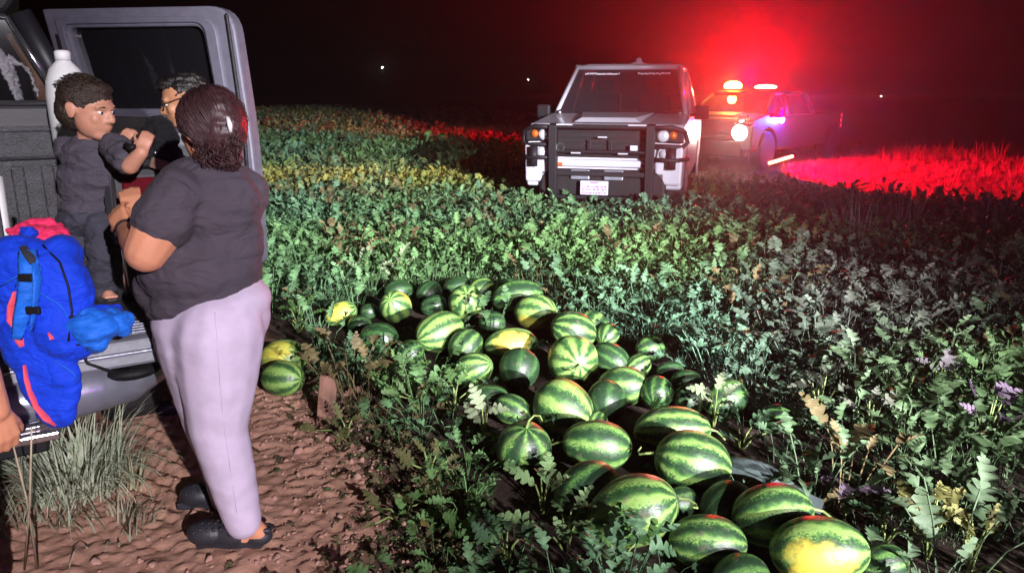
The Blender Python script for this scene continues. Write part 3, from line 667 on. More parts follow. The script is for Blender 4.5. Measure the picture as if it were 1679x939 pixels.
# black hood edge strip and grille guard
gd = MB()
for s in (-1, 1):
    gd.prism([(-.10, .22), (-.04, .22), (-.04, 1.22), (-.16, 1.20), (-.16, .9)], 0, s*.60-.05, s*.60+.05)
gd.tube([(-.60, -.12, 1.18), (.60, -.12, 1.18)], .03, 8); gd.tube([(-.60, -.12, .88), (.60, -.12, .88)], .022, 8); gd.tube([(-.60, -.09, .31), (.60, -.09, .31)], .03, 8)
gd.box(-.60, .60, -.115, -.10, .58, .64); gd.tube([(-.13, -.11, .88), (-.13, -.11, 1.03)], .012, 6); gd.tube([(.13, -.11, .88), (.13, -.11, 1.03)], .012, 6)
gobj = gd.build('grille_guard', 'black_metal', pt, local=True, bevel=.008)
for s in (-1, 1):
    l = MB(); l.tube([(s*.60, -.10, 1.17), (s*.85, -.08, 1.18), (s*1.0, .02, 1.13), (s*1.03, .08, 1.0), (s*.98, .02, .94), (s*.60, -.08, .96)], .030, 8)
    l.tube([(s*.60, -.09, .80), (s*.9, -.09, .79), (s*1.05, .05, .80)], .026, 8); l.box(s*.86-.05, s*.86+.05, -.10, -.06, .68, .93)
    l.build('lamp_hoop', 'black_metal', pt, local=True, smooth=True)
e = MB(); e.lathe([(.056, -.004), (.056, .004), (.044, .004), (.044, -.004)], (-.50, -.135, .93), 24, 'Y'); e.prism([(-.52, .905), (-.485, .905), (-.50, .96)], 1, -.139, -.131); em = e.build('round_emblem', 'chrome', gobj, local=True)
bd = MB(); bd.box(.36, .45, -.128, -.12, .90, .965); bd.build('badge', 'paint_white', pt, local=True, bevel=.01)
for x0, x1, z in ((-.36, -.24, .865), (.22, .34, .865), (-.03, .08, 1.06), (-.55, -.35, 1.205), (.33, .55, 1.205)):
    q = MB(); q.box(x0, x1, -.165, -.15, z-.008, z+.008); q.build('strobe_strip', 'lens', pt, local=True)
for x in (-.26, .16):
    q = MB(); q.box(x-.12, x+.12, -.07, -.03, .53, .65); q.build('bumper_bracket', 'grey_bumper', pt, local=True, bevel=.012)
pl = MB(); pl.box(-.24, .11, -.136, -.128, .35, .525); plate = pl.build('license_plate', 'paint_white', pt, local=True, bevel=.006)
MT['ink_purple'] = simple('ink_purple', (.22, .10, .34), .6, var=.2); MT['ink_grey'] = simple('ink_grey', (.62, .60, .68), .5, var=.3, scale=40)
q = MB(); rr = random.Random(4)
q.box(-.115, -.015, -.138, -.1355, .495, .512)
for z in (.455, .42, .378): 
    x = -.22
    while x < .08:
        w_ = rr.uniform(.01, .035); q.box(x, min(x+w_, .09), -.138, -.1355, z-.012, z+.012*rr.uniform(.3, 1)); x += w_+rr.uniform(.008, .03)
q.build('plate_print', 'ink_purple', plate, local=True, kind='stuff')
# white lettering strips along the top of the windshield, too blurred to read
wb, wt, z0, z1 = .92, .74, 1.25, 1.97
def onws(u, v): # u -1..1 , v 0..1
    return V((u*(wb+(wt-wb)*v), 1.44+(2.13-1.44)*v-.012, z0+.01+(z1-.06-z0)*v))
for a, b_ in ((-.80, -.12), (.22, .84)):
    u = a; q = MB()
    while u < b_:
        w_ = rr.uniform(.02, .06); v0 = .875+rr.uniform(-.008, .008); q.add([onws(u, v0), onws(min(u+w_, b_), v0), onws(min(u+w_, b_), v0+.035), onws(u, v0+.035)], [(0, 1, 2, 3)]); u += w_+rr.uniform(.002, .012)
    q.build('windshield_lettering', 'ink_grey', pws, local=True, kind='stuff')
for s, u0 in ((-1, -.35), (1, .45)):
    q = MB(); q.tube([onws(u0, .0), onws(u0+.25, .10), onws(u0+.52, .07)], .009, 5); q.build('wiper', 'black_plastic', pws, local=True)
q = MB(); q.box(.30, .46, 1.75, 1.85, 1.23, 1.26); q.build('paper', 'ink_grey', pt, local=True)
q = MB(); q.lathe([(.09, 0), (.09, .02), (.05, .035), (.045, .07), (.03, .085), (.004, .09)], (.12, 2.5, 2.0), 16); q.build('roof_beacon', 'paint_white', pt, local=True, smooth=True)
q = MB(); q.box(.02, .22, 2.40, 2.6, 1.99, 2.012); q.build('beacon_base', 'paint_white', pt, local=True, bevel=.005)
for s in (-1, 1):
    q = MB(); q.lathe([(.03, 0), (.035, .03), (.015, .06), (.003, .065)], (s*.84, 1.36, 1.29), 10); q.build('cowl_lamp', 'chrome', pt, local=True, smooth=True)
# ------------------------------------------------------------------ the second pickup with its warning lights on
MT['em_amber'] = emit('em_amber', (1, .42, .04), 60); MT['em_red'] = emit('em_red', (1, .16, .07), 40); MT['em_head'] = emit('em_head', (1, .80, .62), 90)
MT['em_blue'] = emit('em_blue', (.03, .16, 1), 60); MT['em_strip'] = emit('em_strip', (1, .10, .04), 30); MT['em_tail'] = emit('em_tail', (1, .05, .12), .9)
P2, RZ2 = V((4.02, 16.0, 0)), R(-42)
t2, w2, g2 = pickup(P2, RZ2, 'paint_dark', 'dark pickup with amber, red and blue warning lights lit behind the police pickup', 'pickup truck', None, W=.93, L=5.0, roof=1.60, hood=1.08, cs=-.62)
M2 = Matrix.Translation(P2) @ Matrix.Rotation(RZ2, 4, 'Z')
bar = MB(); bar.box(-.62, .62, 1.62, 1.87, 1.625, 1.66); lbar = bar.build('light_bar', 'black_plastic', t2, local=True, bevel=.01)
q = MB(); q.ell((-.36, 1.74, 1.72), (.20, .15, .10)); q.build('amber_beacon', 'em_amber', lbar, local=True, smooth=True)
q = MB(); q.ell((.40, 1.74, 1.69), (.25, .12, .05)); q.build('red_beacon', 'em_red', lbar, local=True, smooth=True)
q = MB(); q.ell((.72, -.02, .80), (.16, .06, .15)); q.build('lit_headlight', 'em_head', t2, local=True, smooth=True)
q = MB(); q.lathe([(.05, 0), (.05, .03), (.005, .04)], (-.74, -.03, .84), 12, 'Y'); q.build('marker_lamp', 'em_tail', t2, local=True)
q = MB(); q.ell((.95, 1.45, 1.02), (.03, .10, .07)); q.build('blue_strobe', 'em_blue', t2, local=True, smooth=True)
q = MB(); q.tube([(.97, .95, .15), (.97, 2.1, .22)], .034, 8); q.build('red_ground_glow', 'em_strip', t2, local=True, smooth=True)  # glowing strip added in place of red lit ground beside the truck
for z in (.80, .92, 1.04):
    q = MB(); q.box(.86, .945, 4.995, 5.02, z-.04, z+.04); q.build('tail_light', 'em_tail', t2, local=True, bevel=.006)
def w2p(x, y, z): return M2 @ V((x, y, z))
lamp('red_beacon_light', 'SPOT', w2p(.0, 1.72, 1.86), 8800, (1, .0, .012), target=w2p(.0, 1.72, 1.86)+V((-.3, -.5, 1.0)), size=.10, angle=150, blend=.6)
lamp('red_beacon_spill', 'POINT', w2p(.0, 2.0, 1.92), 800, (1, .0, .012), size=.10)
lamp('red_side_beam', 'SPOT', w2p(-.75, 1.75, 1.78), 16000, (1, .0, .012), target=(-3.2, 26, .6), size=.06, angle=34, blend=.3)
lamp('amber_beacon_light', 'POINT', w2p(-.36, 1.50, 1.80), 90, (1, .40, .05), size=.10)
lamp('blue_strobe_light', 'POINT', w2p(1.10, 1.45, 1.02), 150, (.04, .10, 1), size=.06)
lamp('headlight_light', 'SPOT', w2p(.72, -.18, .80), 210, (1, .82, .66), target=w2p(1.6, -6, .4), size=.08, angle=120, blend=1)
lamp('red_side_light', 'SPOT', w2p(1.06, .4, 1.15), 14000, (1, .0, .015), target=w2p(5, 2.3, .3), size=.05, angle=122, blend=.2)
# ------------------------------------------------------------------ the near pickup: open tailgate, bed, cab and open door (frame at its right rear corner)
nt_ = empty('pickup_truck', (-1.25, 2.61, 0), R(32), label='grey pickup seen from behind with its tailgate down and rear door open', cat='pickup truck')
q = MB(); q.prism([(0, .655), (.015, .748), (.05, .758), (.56, .758), (.56, .66)], 0, -1.5, 0); tg = q.build('tailgate', 'tailgate_grey', nt_, local=True, bevel=.012)
for k in range(5):
    q = MB(); q.box(-1.48, -.02, .06+k*.035, .075+k*.035, .757, .764); q.build('tailgate_rib', 'grey_bumper', tg, local=True, bevel=.002)
q = MB(); q.box(-1.5, -.005, -.012, .01, .700, .712); q.build('tailgate_seam', 'grey_bumper', tg, local=True, bevel=.003)
q = MB(); q.box(-1.44, -.06, .26, .555, .757, .768); q.build('tailgate_mat', 'bed_liner', tg, local=True, bevel=.004)
q = MB(); q.box(-1.6, .02, .565, 1.95, .68, .752); bf = q.build('bed_floor', 'bed_liner', nt_, local=True)
for k in range(14):
    q = MB(); q.box(-1.5+k*.105, -1.45+k*.105, .60, 1.93, .751, .764); q.build('floor_rib', 'bed_liner', bf, local=True, bevel=.004)
for nm, x0, x1 in (('bed_side', -.10, .13), ('bed_side', -1.72, -1.50)):
    q = MB(); q.box(x0, x1, .58, 1.96, .45, 1.30); bs = q.build(nm, 'paint_dark', nt_, local=True, bevel=.03)
    q = MB(); q.box(x0-.005, x1+.005, .575, 1.96, 1.295, 1.335); q.build('bed_rail', 'black_plastic', bs, local=True, bevel=.012)
    q = MB(); q.box(x0+.075, x1-.01, .565, .60, .98, 1.26) if x0 > -1 else q.box(x0+.01, x1-.075, .565, .60, .98, 1.26); q.build('tail_light', 'lens_red', bs, local=True, bevel=.01)
q = MB(); q.tube([(-.055, .54, .77), (-.06, .575, 1.28)], .012, 6); q.build('bed_edge_trim', 'chrome', nt_, local=True, smooth=True)
# striker and cable that hold the tailgate
q = MB(); q.tube([(-.30, .05, .772), (-.27, .0, .765), (-.25, -.02, .70), (-.18, -.02, .655), (-.12, .05, .63)], .006, 6); q.build('tailgate_cable', 'black_plastic', tg, local=True, smooth=True)
fw = MB(); fw.box(-1.6, -.02, 1.93, 1.99, .75, 1.42); fwo = fw.build('bed_front_wall', 'bed_liner', nt_, local=True)
for k in range(11):
    q = MB(); q.box(-1.5+k*.135, -1.44+k*.135, 1.905, 1.931, .77, 1.22); q.build('wall_rib', 'bed_liner', fwo, local=True, bevel=.01)
q = MB(); q.box(-1.6, -.02, 1.895, 1.94, 1.25, 1.40); q.build('wall_ledge', 'bed_liner', fwo, local=True, bevel=.02)
q = MB(); q.box(-1.62, -.10, 2.03, 2.10, .6, 1.53); cab = q.build('cab_back', 'paint_dark', nt_, local=True, bevel=.02)
q = MB(); q.prism([(-1.5, 1.985), (-.33, 1.985), (-.25, 2.10), (-1.5, 2.10)], 1, 2.02, 4.4); q.build('roof', 'black_plastic', nt_, local=True, bevel=.03)
# rear window: sill, slanted corner posts, glass
q = MB(); q.tube([(-1.55, 2.03, 1.54), (-.14, 2.03, 1.54)], .016, 6); q.tube([(-.14, 2.03, 1.54), (-.335, 2.045, 1.975)], .016, 6); q.tube([(-.335, 2.045, 1.975), (-1.45, 2.045, 1.975)], .016, 6)
wf = q.build('rear_window_frame', 'chrome', nt_, local=True, smooth=True)
q = MB(); q.add([(-1.55, 2.04, 1.54), (-.14, 2.04, 1.54), (-.335, 2.055, 1.975), (-1.45, 2.055, 1.975)], [(0, 1, 2, 3)]); q.build('pane', 'glass_clear', wf, local=True)
q = MB(); q.tube([(-.08, 2.06, 1.50), (-.27, 2.08, 2.0)], .055, 8); q.build('corner_post', 'paint_dark', nt_, local=True, smooth=True)
q = MB(); q.box(-1.6, .03, 2.12, 4.5, .42, 1.0); q.build('cab_floor', 'paint_dark', nt_, local=True, bevel=.04)
q = MB(); q.box(-1.6, -1.45, 2.1, 4.5, 1.0, 2.0); q.build('far_side', 'dark_trim', nt_, local=True)
for x in (-.72, -1.2):
    q = MB(); q.box(x-.24, x+.24, 2.5, 2.66, 1.0, 1.62); q.box(x-.13, x+.13, 2.52, 2.62, 1.65, 1.82); q.build('seat', 'black_plastic', nt_, local=True, bevel=.05)
q = MB(); q.box(-1.45, -.14, 2.12, 2.45, 1.47, 1.53); q.build('parcel_shelf', 'seat_brown', nt_, local=True, bevel=.02)
q = MB(); q.tube([(-.20, 2.16, 1.50), (-.24, 2.2, 1.72), (-.33, 2.2, 1.90)], [.05, .04, .025], 8); q.build('pillar_trim', 'seat_brown', nt_, local=True, smooth=True)
# bumper below: rounded body, step pad, chrome step bar
q = MB(); q.tube([(-1.6, .24, .52), (-.30, .22, .52), (-.12, .26, .53), (-.03, .36, .54), (.02, .50, .55)], [.095, .095, .095, .09, .08], 14); bu = q.build('bumper', 'grey_bumper', nt_, local=True, smooth=True)
q = MB(); q.ell((-.10, .22, .575), (.11, .09, .035)); q.build('step_pad', 'black_plastic', bu, local=True, smooth=True)
q = MB(); q.box(-1.55, -.36, .06, .20, .415, .445); q.tube([(-1.55, .09, .465), (-.42, .09, .465), (-.34, .12, .455), (-.33, .2, .44)], .022, 8); q.build('step_bar', 'chrome', nt_, local=True, bevel=.008)
q = MB(); q.box(-1.5, -.40, .10, .30, .36, .412); q.build('step_underside', 'black_plastic', nt_, local=True, bevel=.01)
q = MB(); q.box(-1.3, -.2, .4, 4.2, .40, .46); q.build('frame_rail', 'black_metal', nt_, local=True)
for x, y in ((-.06, 1.25), (-1.5, 1.25)): wheel(nt_, x, y, .40, .26)
# open rear door in world coordinates, inner side towards the camera
A, B = V((-2.80, 4.80, 0)), V((-1.57, 4.60, 0)); dx = (B-A); Wd = dx.length; dx.normalize(); dn = V((dx.y, -dx.x, 0))  # dn faces the camera
DM = Matrix((( dx.x, -dn.x, 0, A.x), (dx.y, -dn.y, 0, A.y), (0, 0, 1, 0), (0, 0, 0, 1)))   # door frame: x along, y away, z up
def rr_poly(pts, rad, n=5):
    out = []
    for i, p in enumerate(pts):
        p = V((*p, 0)); a = V((*pts[i-1], 0)); c = V((*pts[(i+1) % len(pts)], 0)); r = rad[i] if isinstance(rad, list) else rad
        u = (a-p).normalized(); v = (c-p).normalized()
        for k in range(n+1): s = k/n; q_ = p+u*r*(1-s)**2+v*r*s**2; out.append((q_.x, q_.y))
    return out
outer = rr_poly([(.06, .55), (Wd+.02, .55), (Wd+.035, 1.25), (Wd-.03, 2.075), (-.0, 2.075), (.10, 1.5)], [.04, .06, .3, .15, .02, .2], 6)
hole = rr_poly([(.26, 1.50), (Wd-.175, 1.50), (Wd-.225, 1.965), (.16, 1.965)], [.03, .05, .06, .05], 6)
def plate_with_hole(o, h, y0, y1):
    n = 72
    def res(p):
        L = [0]; 
        for i in range(len(p)): L.append(L[-1]+math.dist(p[i], p[(i+1) % len(p)]))
        return L
    cx, cy = .62, 1.73
    def ray(poly, a):
        best = None
        for i in range(len(poly)):
            x1, y1_ = poly[i]; x2, y2_ = poly[(i+1) % len(poly)]; ex, ey = x2-x1, y2_-y1_; c, s = math.cos(a), math.sin(a)
            den = c*ey-s*ex
            if abs(den) < 1e-9: continue
            t = ((x1-cx)*ey-(y1_-cy)*ex)/den; uu = ((x1-cx)*s-(y1_-cy)*c)/den
            if t > 0 and -1e-6 <= uu <= 1+1e-6 and (best is None or t > best): best = t
        return (cx+math.cos(a)*best, cy+math.sin(a)*best)
    angs = sorted(set([math.atan2(p[1]-cy, p[0]-cx) for p in o+h]))
    O = [ray(o, a) for a in angs]; H = [ray(h, a) for a in angs]; n = len(angs); vs = []; fs = []
    for (ring, y) in ((O, y0), (H, y0), (H, y1), (O, y1)): vs += [(p[0], y, p[1]) for p in ring]
    for r_ in range(4):
        for k in range(n): k2 = (k+1) % n; a_, b_ = r_*n, ((r_+1) % 4)*n; fs.append((a_+k, a_+k2, b_+k2, b_+k))
    return vs, fs
vs_, fs_ = plate_with_hole(outer, hole, 0, .11); q = MB(); q.add(T(DM, vs_), fs_); door = q.build('rear_door', 'grey_paint', nt_, bevel=.014)
# raised inner frame step and rubber seal
inner = rr_poly([(.17, .70), (Wd-.085, .70), (Wd-.08, 1.35), (Wd-.135, 2.02), (.085, 2.02), (.17, 1.5)], [.04, .05, .3, .11, .03, .2], 6)
vs_, fs_ = plate_with_hole(inner, rr_poly([(.235, 1.47), (Wd-.155, 1.47), (Wd-.205, 1.985), (.135, 1.985)], [.03, .05, .07, .06], 6), -.018, .002)
q = MB(); q.add(T(DM, vs_), fs_); q.build('door_inner_frame', 'grey_paint', door, bevel=.008)
q = MB(); q.tube(T(DM, [(p[0], -.010, p[1]) for p in rr_poly([(Wd-.02, .60), (Wd-.01, 1.3), (Wd-.06, 2.05)], .05, 6)[6:]]), .010, 6); q.build('door_seal', 'black_plastic', door, smooth=True)
q = MB(); q.add(T(DM, [(p[0], .055, p[1]) for p in hole]), [tuple(range(len(hole)))]); q.build('pane', 'glass_door', door)
q = MB(); q.prism([(.20, .72), (Wd-.12, .72), (Wd-.12, 1.44), (.24, 1.46)], 1, -.035, -.012); q.v = [tuple(DM @ V(v)) for v in q.v]; q.build('door_panel', 'dark_trim', door, bevel=.012)
q = MB(); arm = rr_poly([(.30, 1.10), (.78, 1.08), (1.0, 1.22), (1.02, 1.42), (.80, 1.43), (.68, 1.30), (.30, 1.27)], [.03, .08, .08, .04, .05, .05, .03], 5); q.prism(arm, 1, -.095, -.03); q.v = [tuple(DM @ V(v)) for v in q.v]; q.build('armrest', 'grey_paint', door, bevel=.014)
for z in (1.315, 1.12):
    q = MB(); q.tube(T(DM, [(.28, -.075, z), (.66, -.08, z+.005)]), .010, 6); q.build('handle', 'chrome', door, smooth=True)
q = MB(); q.add(T(DM, [(.115, -.004, 1.55), (.15, -.004, 1.93), (.07, -.004, 1.93)]), [(0, 1, 2)]); q.build('corner_seal', 'black_plastic', door)
# things lying and hanging in the truck
q = MB(); jl = nt_; Mj = WM[nt_.name]
base = Mj @ V((-.125, 1.60, 1.336)); q.lathe([(.085, 0), (.095, .02), (.098, .24), (.09, .31), (.068, .37), (.036, .405), (.034, .41)], base, 24); jug = q.build('jug', 'white_plastic', None, smooth=True)
tag(jug, 'white rounded jug with a small knob on top behind the child on the truck side', 'jug')
q = MB(); q.lathe([(.036, .412), (.036, .45), (.028, .458), (.004, .46)], base, 16); q.build('cap', 'tag_white', jug, smooth=True)
MT['shirt_pale'] = cloth('shirt_pale', (.38, .37, .40), folds=.5)
def hung(pts, wd, th=.012):
    m_ = MB(); m_.tube(pts, wd, 8, flat=.35); return m_
q = MB(); q.tube(T(Mj, [(-.42, 2.18, 1.92), (-.40, 2.15, 1.80), (-.36, 2.12, 1.70), (-.33, 2.13, 1.55)]), [.012, .05, .06, .035], 10, flat=.4)
q.tube(T(Mj, [(-.36, 2.14, 1.78), (-.27, 2.15, 1.71), (-.24, 2.14, 1.56)]), [.03, .018, .012], 8, flat=.5)
o = q.blob('hanging_cloth', 'shirt_pale', None, .006, 3, disp=.012, dscale=.03); tag(o, 'white cloth hanging inside the rear window of the near truck', 'cloth')
q = MB(); q.ell(Mj @ V((-.60, 2.3, 1.66)), (.10, .06, .12)); q.ell(Mj @ V((-.52, 2.28, 1.60)), (.08, .05, .05)); o = q.blob('bag', 'trousers_dark', None, .008, 3, disp=.02, dscale=.05); tag(o, 'grey and black bag seen through the rear window of the near truck', 'bag')
# ------------------------------------------------------------------ people
def hand(mb, w, d, n, side, s=1.0, curl=(.5, .6, .4), spread=.08, thumb=.8, tcurl=.3):
    d = V(d).normalized(); n = V(n); n = (n-d*n.dot(d)).normalized(); l = d.cross(n)*side
    w = V(w)
    for i in range(4):
        o = (i-1.5); k = w+d*.085*s*(1-.04*abs(o-.0))+l*o*.0205*s
        mb.cap(w+l*o*.012*s, .0145*s, k, .0115*s, 8)
        L = (.040, .045, .042, .032)[i]*s; dd = (d+l*o*spread).normalized(); p = k; rad = .0102*s*(1, 1, .97, .86)[i]; a = 0
        for j in range(3):
            a = curl[j]*(1+.08*((i*7) % 3-1))
            ax = l; dd = Matrix.Rotation(-a*side*1.0, 3, ax) @ dd if False else (dd*math.cos(a)-n_rot(dd, n, l)*math.sin(a))
            q = p+dd*L*(1, .72, .55)[j]; mb.cap(p, rad*(1-.1*j), q, rad*(.92-.1*j), 8); p = q
    t0 = w+d*.022*s-l*.022*s; td = (d*.62-l*thumb*.75-n*.25).normalized(); p = t0
    for j, L in enumerate((.042, .032, .026)):
        q = p+td*L*s; mb.cap(p, (.0145, .0115, .0105)[j]*s, q, (.012, .0105, .009)[j]*s, 8); p = q
        td = (td+d*.25-n*tcurl).normalized()
    return mb
def n_rot(dd, n, l):
    """the direction a finger bends towards its palm from (perpendicular to dd, on the palm side)"""
    return (n-dd*n.dot(dd)-l*n.dot(l)).normalized()
def head(mb, c, f, up, s=1.0, fat=1.0):
    """skull, jaw, nose, ears in a frame facing f; returns frame matrix"""
    f = V(f).normalized(); u = V(up); u = (u-f*u.dot(f)).normalized(); r = f.cross(u)   # r = person's right
    F = Matrix((r, f, u)).transposed(); c = V(c)
    def p(x, y, z): return c+F @ V((x, y, z))*s
    mb.ell(p(0, -.012, .025), (.076*s*fat, .095*s, .088*s), F); mb.ell(p(0, .022, -.035), (.062*s*fat, .070*s, .072*s), F)
    mb.ell(p(0, .052, -.082), (.038*s*fat, .034*s, .026*s), F); mb.ell(p(0, .070, .022), (.055*s, .022*s, .016*s), F)
    mb.cap(p(0, .083, .012), .010*s, p(0, .100, -.022), .015*s, 8); mb.ell(p(.013, .090, -.027), (.010*s, .011*s, .009*s), F); mb.ell(p(-.013, .090, -.027), (.010*s, .011*s, .009*s), F)
    mb.ell(p(0, .083, -.052), (.024*s, .012*s, .008*s), F); mb.ell(p(0, .080, -.062), (.021*s, .012*s, .008*s), F)
    for x in (-1, 1):
        mb.ell(p(x*.036, .060, -.022), (.024*s, .020*s, .024*s), F)
        mb.ell(p(x*.079*fat, -.008, -.004), (.009*s, .020*s, .031*s), F); mb.ell(p(x*.083*fat, -.018, .008), (.008*s, .014*s, .020*s), F)
    return p, F
def eyes(p, F, s, parent, body):
    for x in (-1, 1):
        q = MB(); q.ell(p(x*.031, .073, .003), (.0105*s, .0092*s, .0062*s), F, 12, 8); e = q.build('eye', 'tag_white', body, smooth=True)
        q = MB(); q.ell(p(x*.031, .081, .003), (.0052*s, .004*s, .0050*s), F, 10, 6); q.build('iris', 'hair_black', body, smooth=True)
        q = MB(); q.tube([p(x*.015, .086, .021), p(x*.031, .088, .026), p(x*.048, .078, .021)], [.0018*s, .0028*s, .0012*s], 6); q.build('eyebrow', 'hair_black', body, smooth=True)
# ---- woman in charcoal shirt and lavender trousers, back to the camera, holding the child
wm = empty('person', (-1.04, 2.52, 0), 0, label='woman in charcoal shirt and lavender trousers standing with her back turned beside the tailgate', cat='person', group='people around the near truck')
fc = V((-.80, .60, 0))
b = MB()
p, F = head(b, P(344, 212, 2.47), (-.86, .50, -.05), (0, 0, 1), 1.02, 1.05)
b.chain([P(347, 232, 2.48), P(348, 285, 2.49)], [.058, .066])
b.ell(P(335, 350, 2.50), (.165, .13, .17)); b.ell(P(332, 440, 2.50), (.18, .16, .14)); b.ell(P(342, 520, 2.50), (.175, .155, .12))
SL, SR = P(290, 322, 2.36), P(393, 318, 2.62); EL, ER = P(240, 412, 2.30), P(262, 425, 2.74); WL, WR = P(205, 375, 2.54), P(222, 356, 2.86)
b.chain([SL, SL.lerp(EL, .5), EL], [.07, .082, .066]); b.chain([EL, EL.lerp(WL, .45), WL], [.062, .052, .030]); b.chain([SR, ER], [.08, .06]); b.chain([ER, WR], [.055, .032])
hand(b, WL, (P(184, 338, 2.62)-WL), (-.15, -.9, .25), 1, 1.0, (.35, .55, .45), .06, .6)
hand(b, WR, (P(212, 316, 2.90)-WR), (.35, -.75, .4), -1, 1.0, (.45, .6, .5), .05, .6)
KL, AL = P(358, 700, 2.41), P(398, 848, 2.44); KR, AR = P(346, 690, 2.62), P(370, 818, 2.68); HL, HR = P(360, 545, 2.42), P(322, 545, 2.60)
b.chain([HL, KL, AL], [.12, .072, .042]); b.chain([HR, KR, AR], [.12, .072, .042])
b.chain([AL, P(425, 872, 2.46)], [.038, .034]); b.chain([P(421, 876, 2.46), P(350, 882, 2.46)], [.032, .034])
b.chain([AR, P(366, 836, 2.73), P(332, 842, 2.72)], [.036, .03, .03])
wb_ = b.blob('body', 'skin', wm, .0065, 5)
eyes(p, F, 1.02, wm, wb_)
b = MB()   # t-shirt
b.ell(P(338, 335, 2.49), (.178, .150, .165)); b.ell(P(388, 330, 2.60), (.085, .10, .12)); b.ell(P(298, 325, 2.40), (.085, .09, .095)); b.ell(P(352, 300, 2.50), (.095, .085, .075))
b.ell(P(345, 395, 2.52), (.172, .165, .16)); b.ell(P(328, 440, 2.50), (.202, .185, .14)); b.ell(P(334, 478, 2.51), (.203, .18, .085), Euler((0, -.32, 0)).to_matrix())
b.ell(P(272, 466, 2.54), (.098, .14, .105)); b.ell(P(385, 392, 2.52), (.092, .12, .13))
sl_end = SL.lerp(EL, .46); b.chain([SL, SL.lerp(EL, .25), sl_end], [.088, .092, .094]); b.chain([SR, SR.lerp(ER, .6)], [.10, .10])
b.blob('shirt', 'shirt_charcoal', wm, .0075, 7, disp=.006, dscale=.09)
b = MB()   # trousers
b.ell(P(346, 525, 2.51), (.198, .178, .135)); b.ell(P(392, 492, 2.50), (.105, .15, .075)); b.ell(P(372, 520, 2.50), (.145, .16, .12)); b.ell(P(340, 490, 2.51), (.190, .170, .06), Euler((0, -.32, 0)).to_matrix())
b.chain([HL, HL.lerp(KL, .5), KL, KL.lerp(AL, .55), AL+V((0, 0, -.015))], [.150, .130, .098, .084, .066]); b.chain([HR, HR.lerp(KR, .5), KR, KR.lerp(AR, .55), AR], [.150, .126, .094, .070, .056])
b.ell(P(300, 560, 2.54), (.085, .11, .10)); b.chain([P(342, 560, 2.50), P(350, 690, 2.52), P(368, 780, 2.55)], [.17, .105, .06])
b.blob('trousers', 'pants_lavender', wm, .0065, 50, disp=.0016, dscale=.10); trs = bpy.data.objects['trousers']
def on_body(ob, px, py, Y):
    inv = WM[ob.name].inverted(); o_ = inv @ V((0, 0, CAMH)); d_ = (inv @ P(px, py, Y)-o_).normalized(); ok, loc, nr, ix = ob.ray_cast(o_, d_)
    return (loc+nr*.0005, True) if ok else (None, False)
for pxs in (((352, 512), (356, 560), (360, 620), (366, 690), (376, 760), (388, 840)),):
    sp_ = [on_body(trs, a[0]+(b_[0]-a[0])*k/4, a[1]+(b_[1]-a[1])*k/4, 2.5) for a, b_ in zip(pxs[:-1], pxs[1:]) for k in range(5)]
    sp_ = [q_[0] for q_ in sp_ if q_[1]]
    if len(sp_) > 3: q = MB(); q.tube(sp_, .0008, 4); q.build('seam', 'pants_lavender', trs, local=True, smooth=True)
for (toe, heel, nm) in ((P(342, 878, 2.46), P(422, 873, 2.465), 0), (P(330, 838, 2.73), P(376, 838, 2.74), 1)):
    toe.z = .038; heel.z = .035; d = (heel-toe).normalized(); sd = V((-d.y, d.x, 0)); M_ = Matrix((d, sd, V((0, 0, 1)))).transposed()
    b = MB(); b.ell(toe+V((0, 0, .012)), (.078, .050, .048), M_); b.ell(toe.lerp(heel, .45)+V((0, 0, .006)), (.085, .044, .046), M_); b.ell(heel, (.055, .040, .036), M_)
    b.box(-.16, .07, -.035, .035, -.036, -.008, Matrix.Translation(toe.lerp(heel, .72)) @ M_.to_4x4())
    b.chain([toe.lerp(heel, .55)+V((0, 0, .035))-sd*.040, heel+d*.045+V((0, 0, .030))-sd*.015, heel+d*.052+V((0, 0, .030))+sd*.015, toe.lerp(heel, .55)+V((0, 0, .035))+sd*.04], [.010, .009, .009, .010])
    cl = b.blob('clog', 'clog', wm, .0045, 4)
    v = MB()
    for i in range(5):
        for j in range(3):
            c = toe+d*(-.038+.024*i)+sd*(-.030+.024*j-.004); hz = .055-.9*(j-1.2)**2*.008-.02*max(0, 1-i)*.6; c.z = .038+hz-.001
            v.lathe([(.0055, -.004), (.0055, .0065), (.003, .0065)], c, 8)
    v.build('vent', 'rubber', cl, smooth=True)
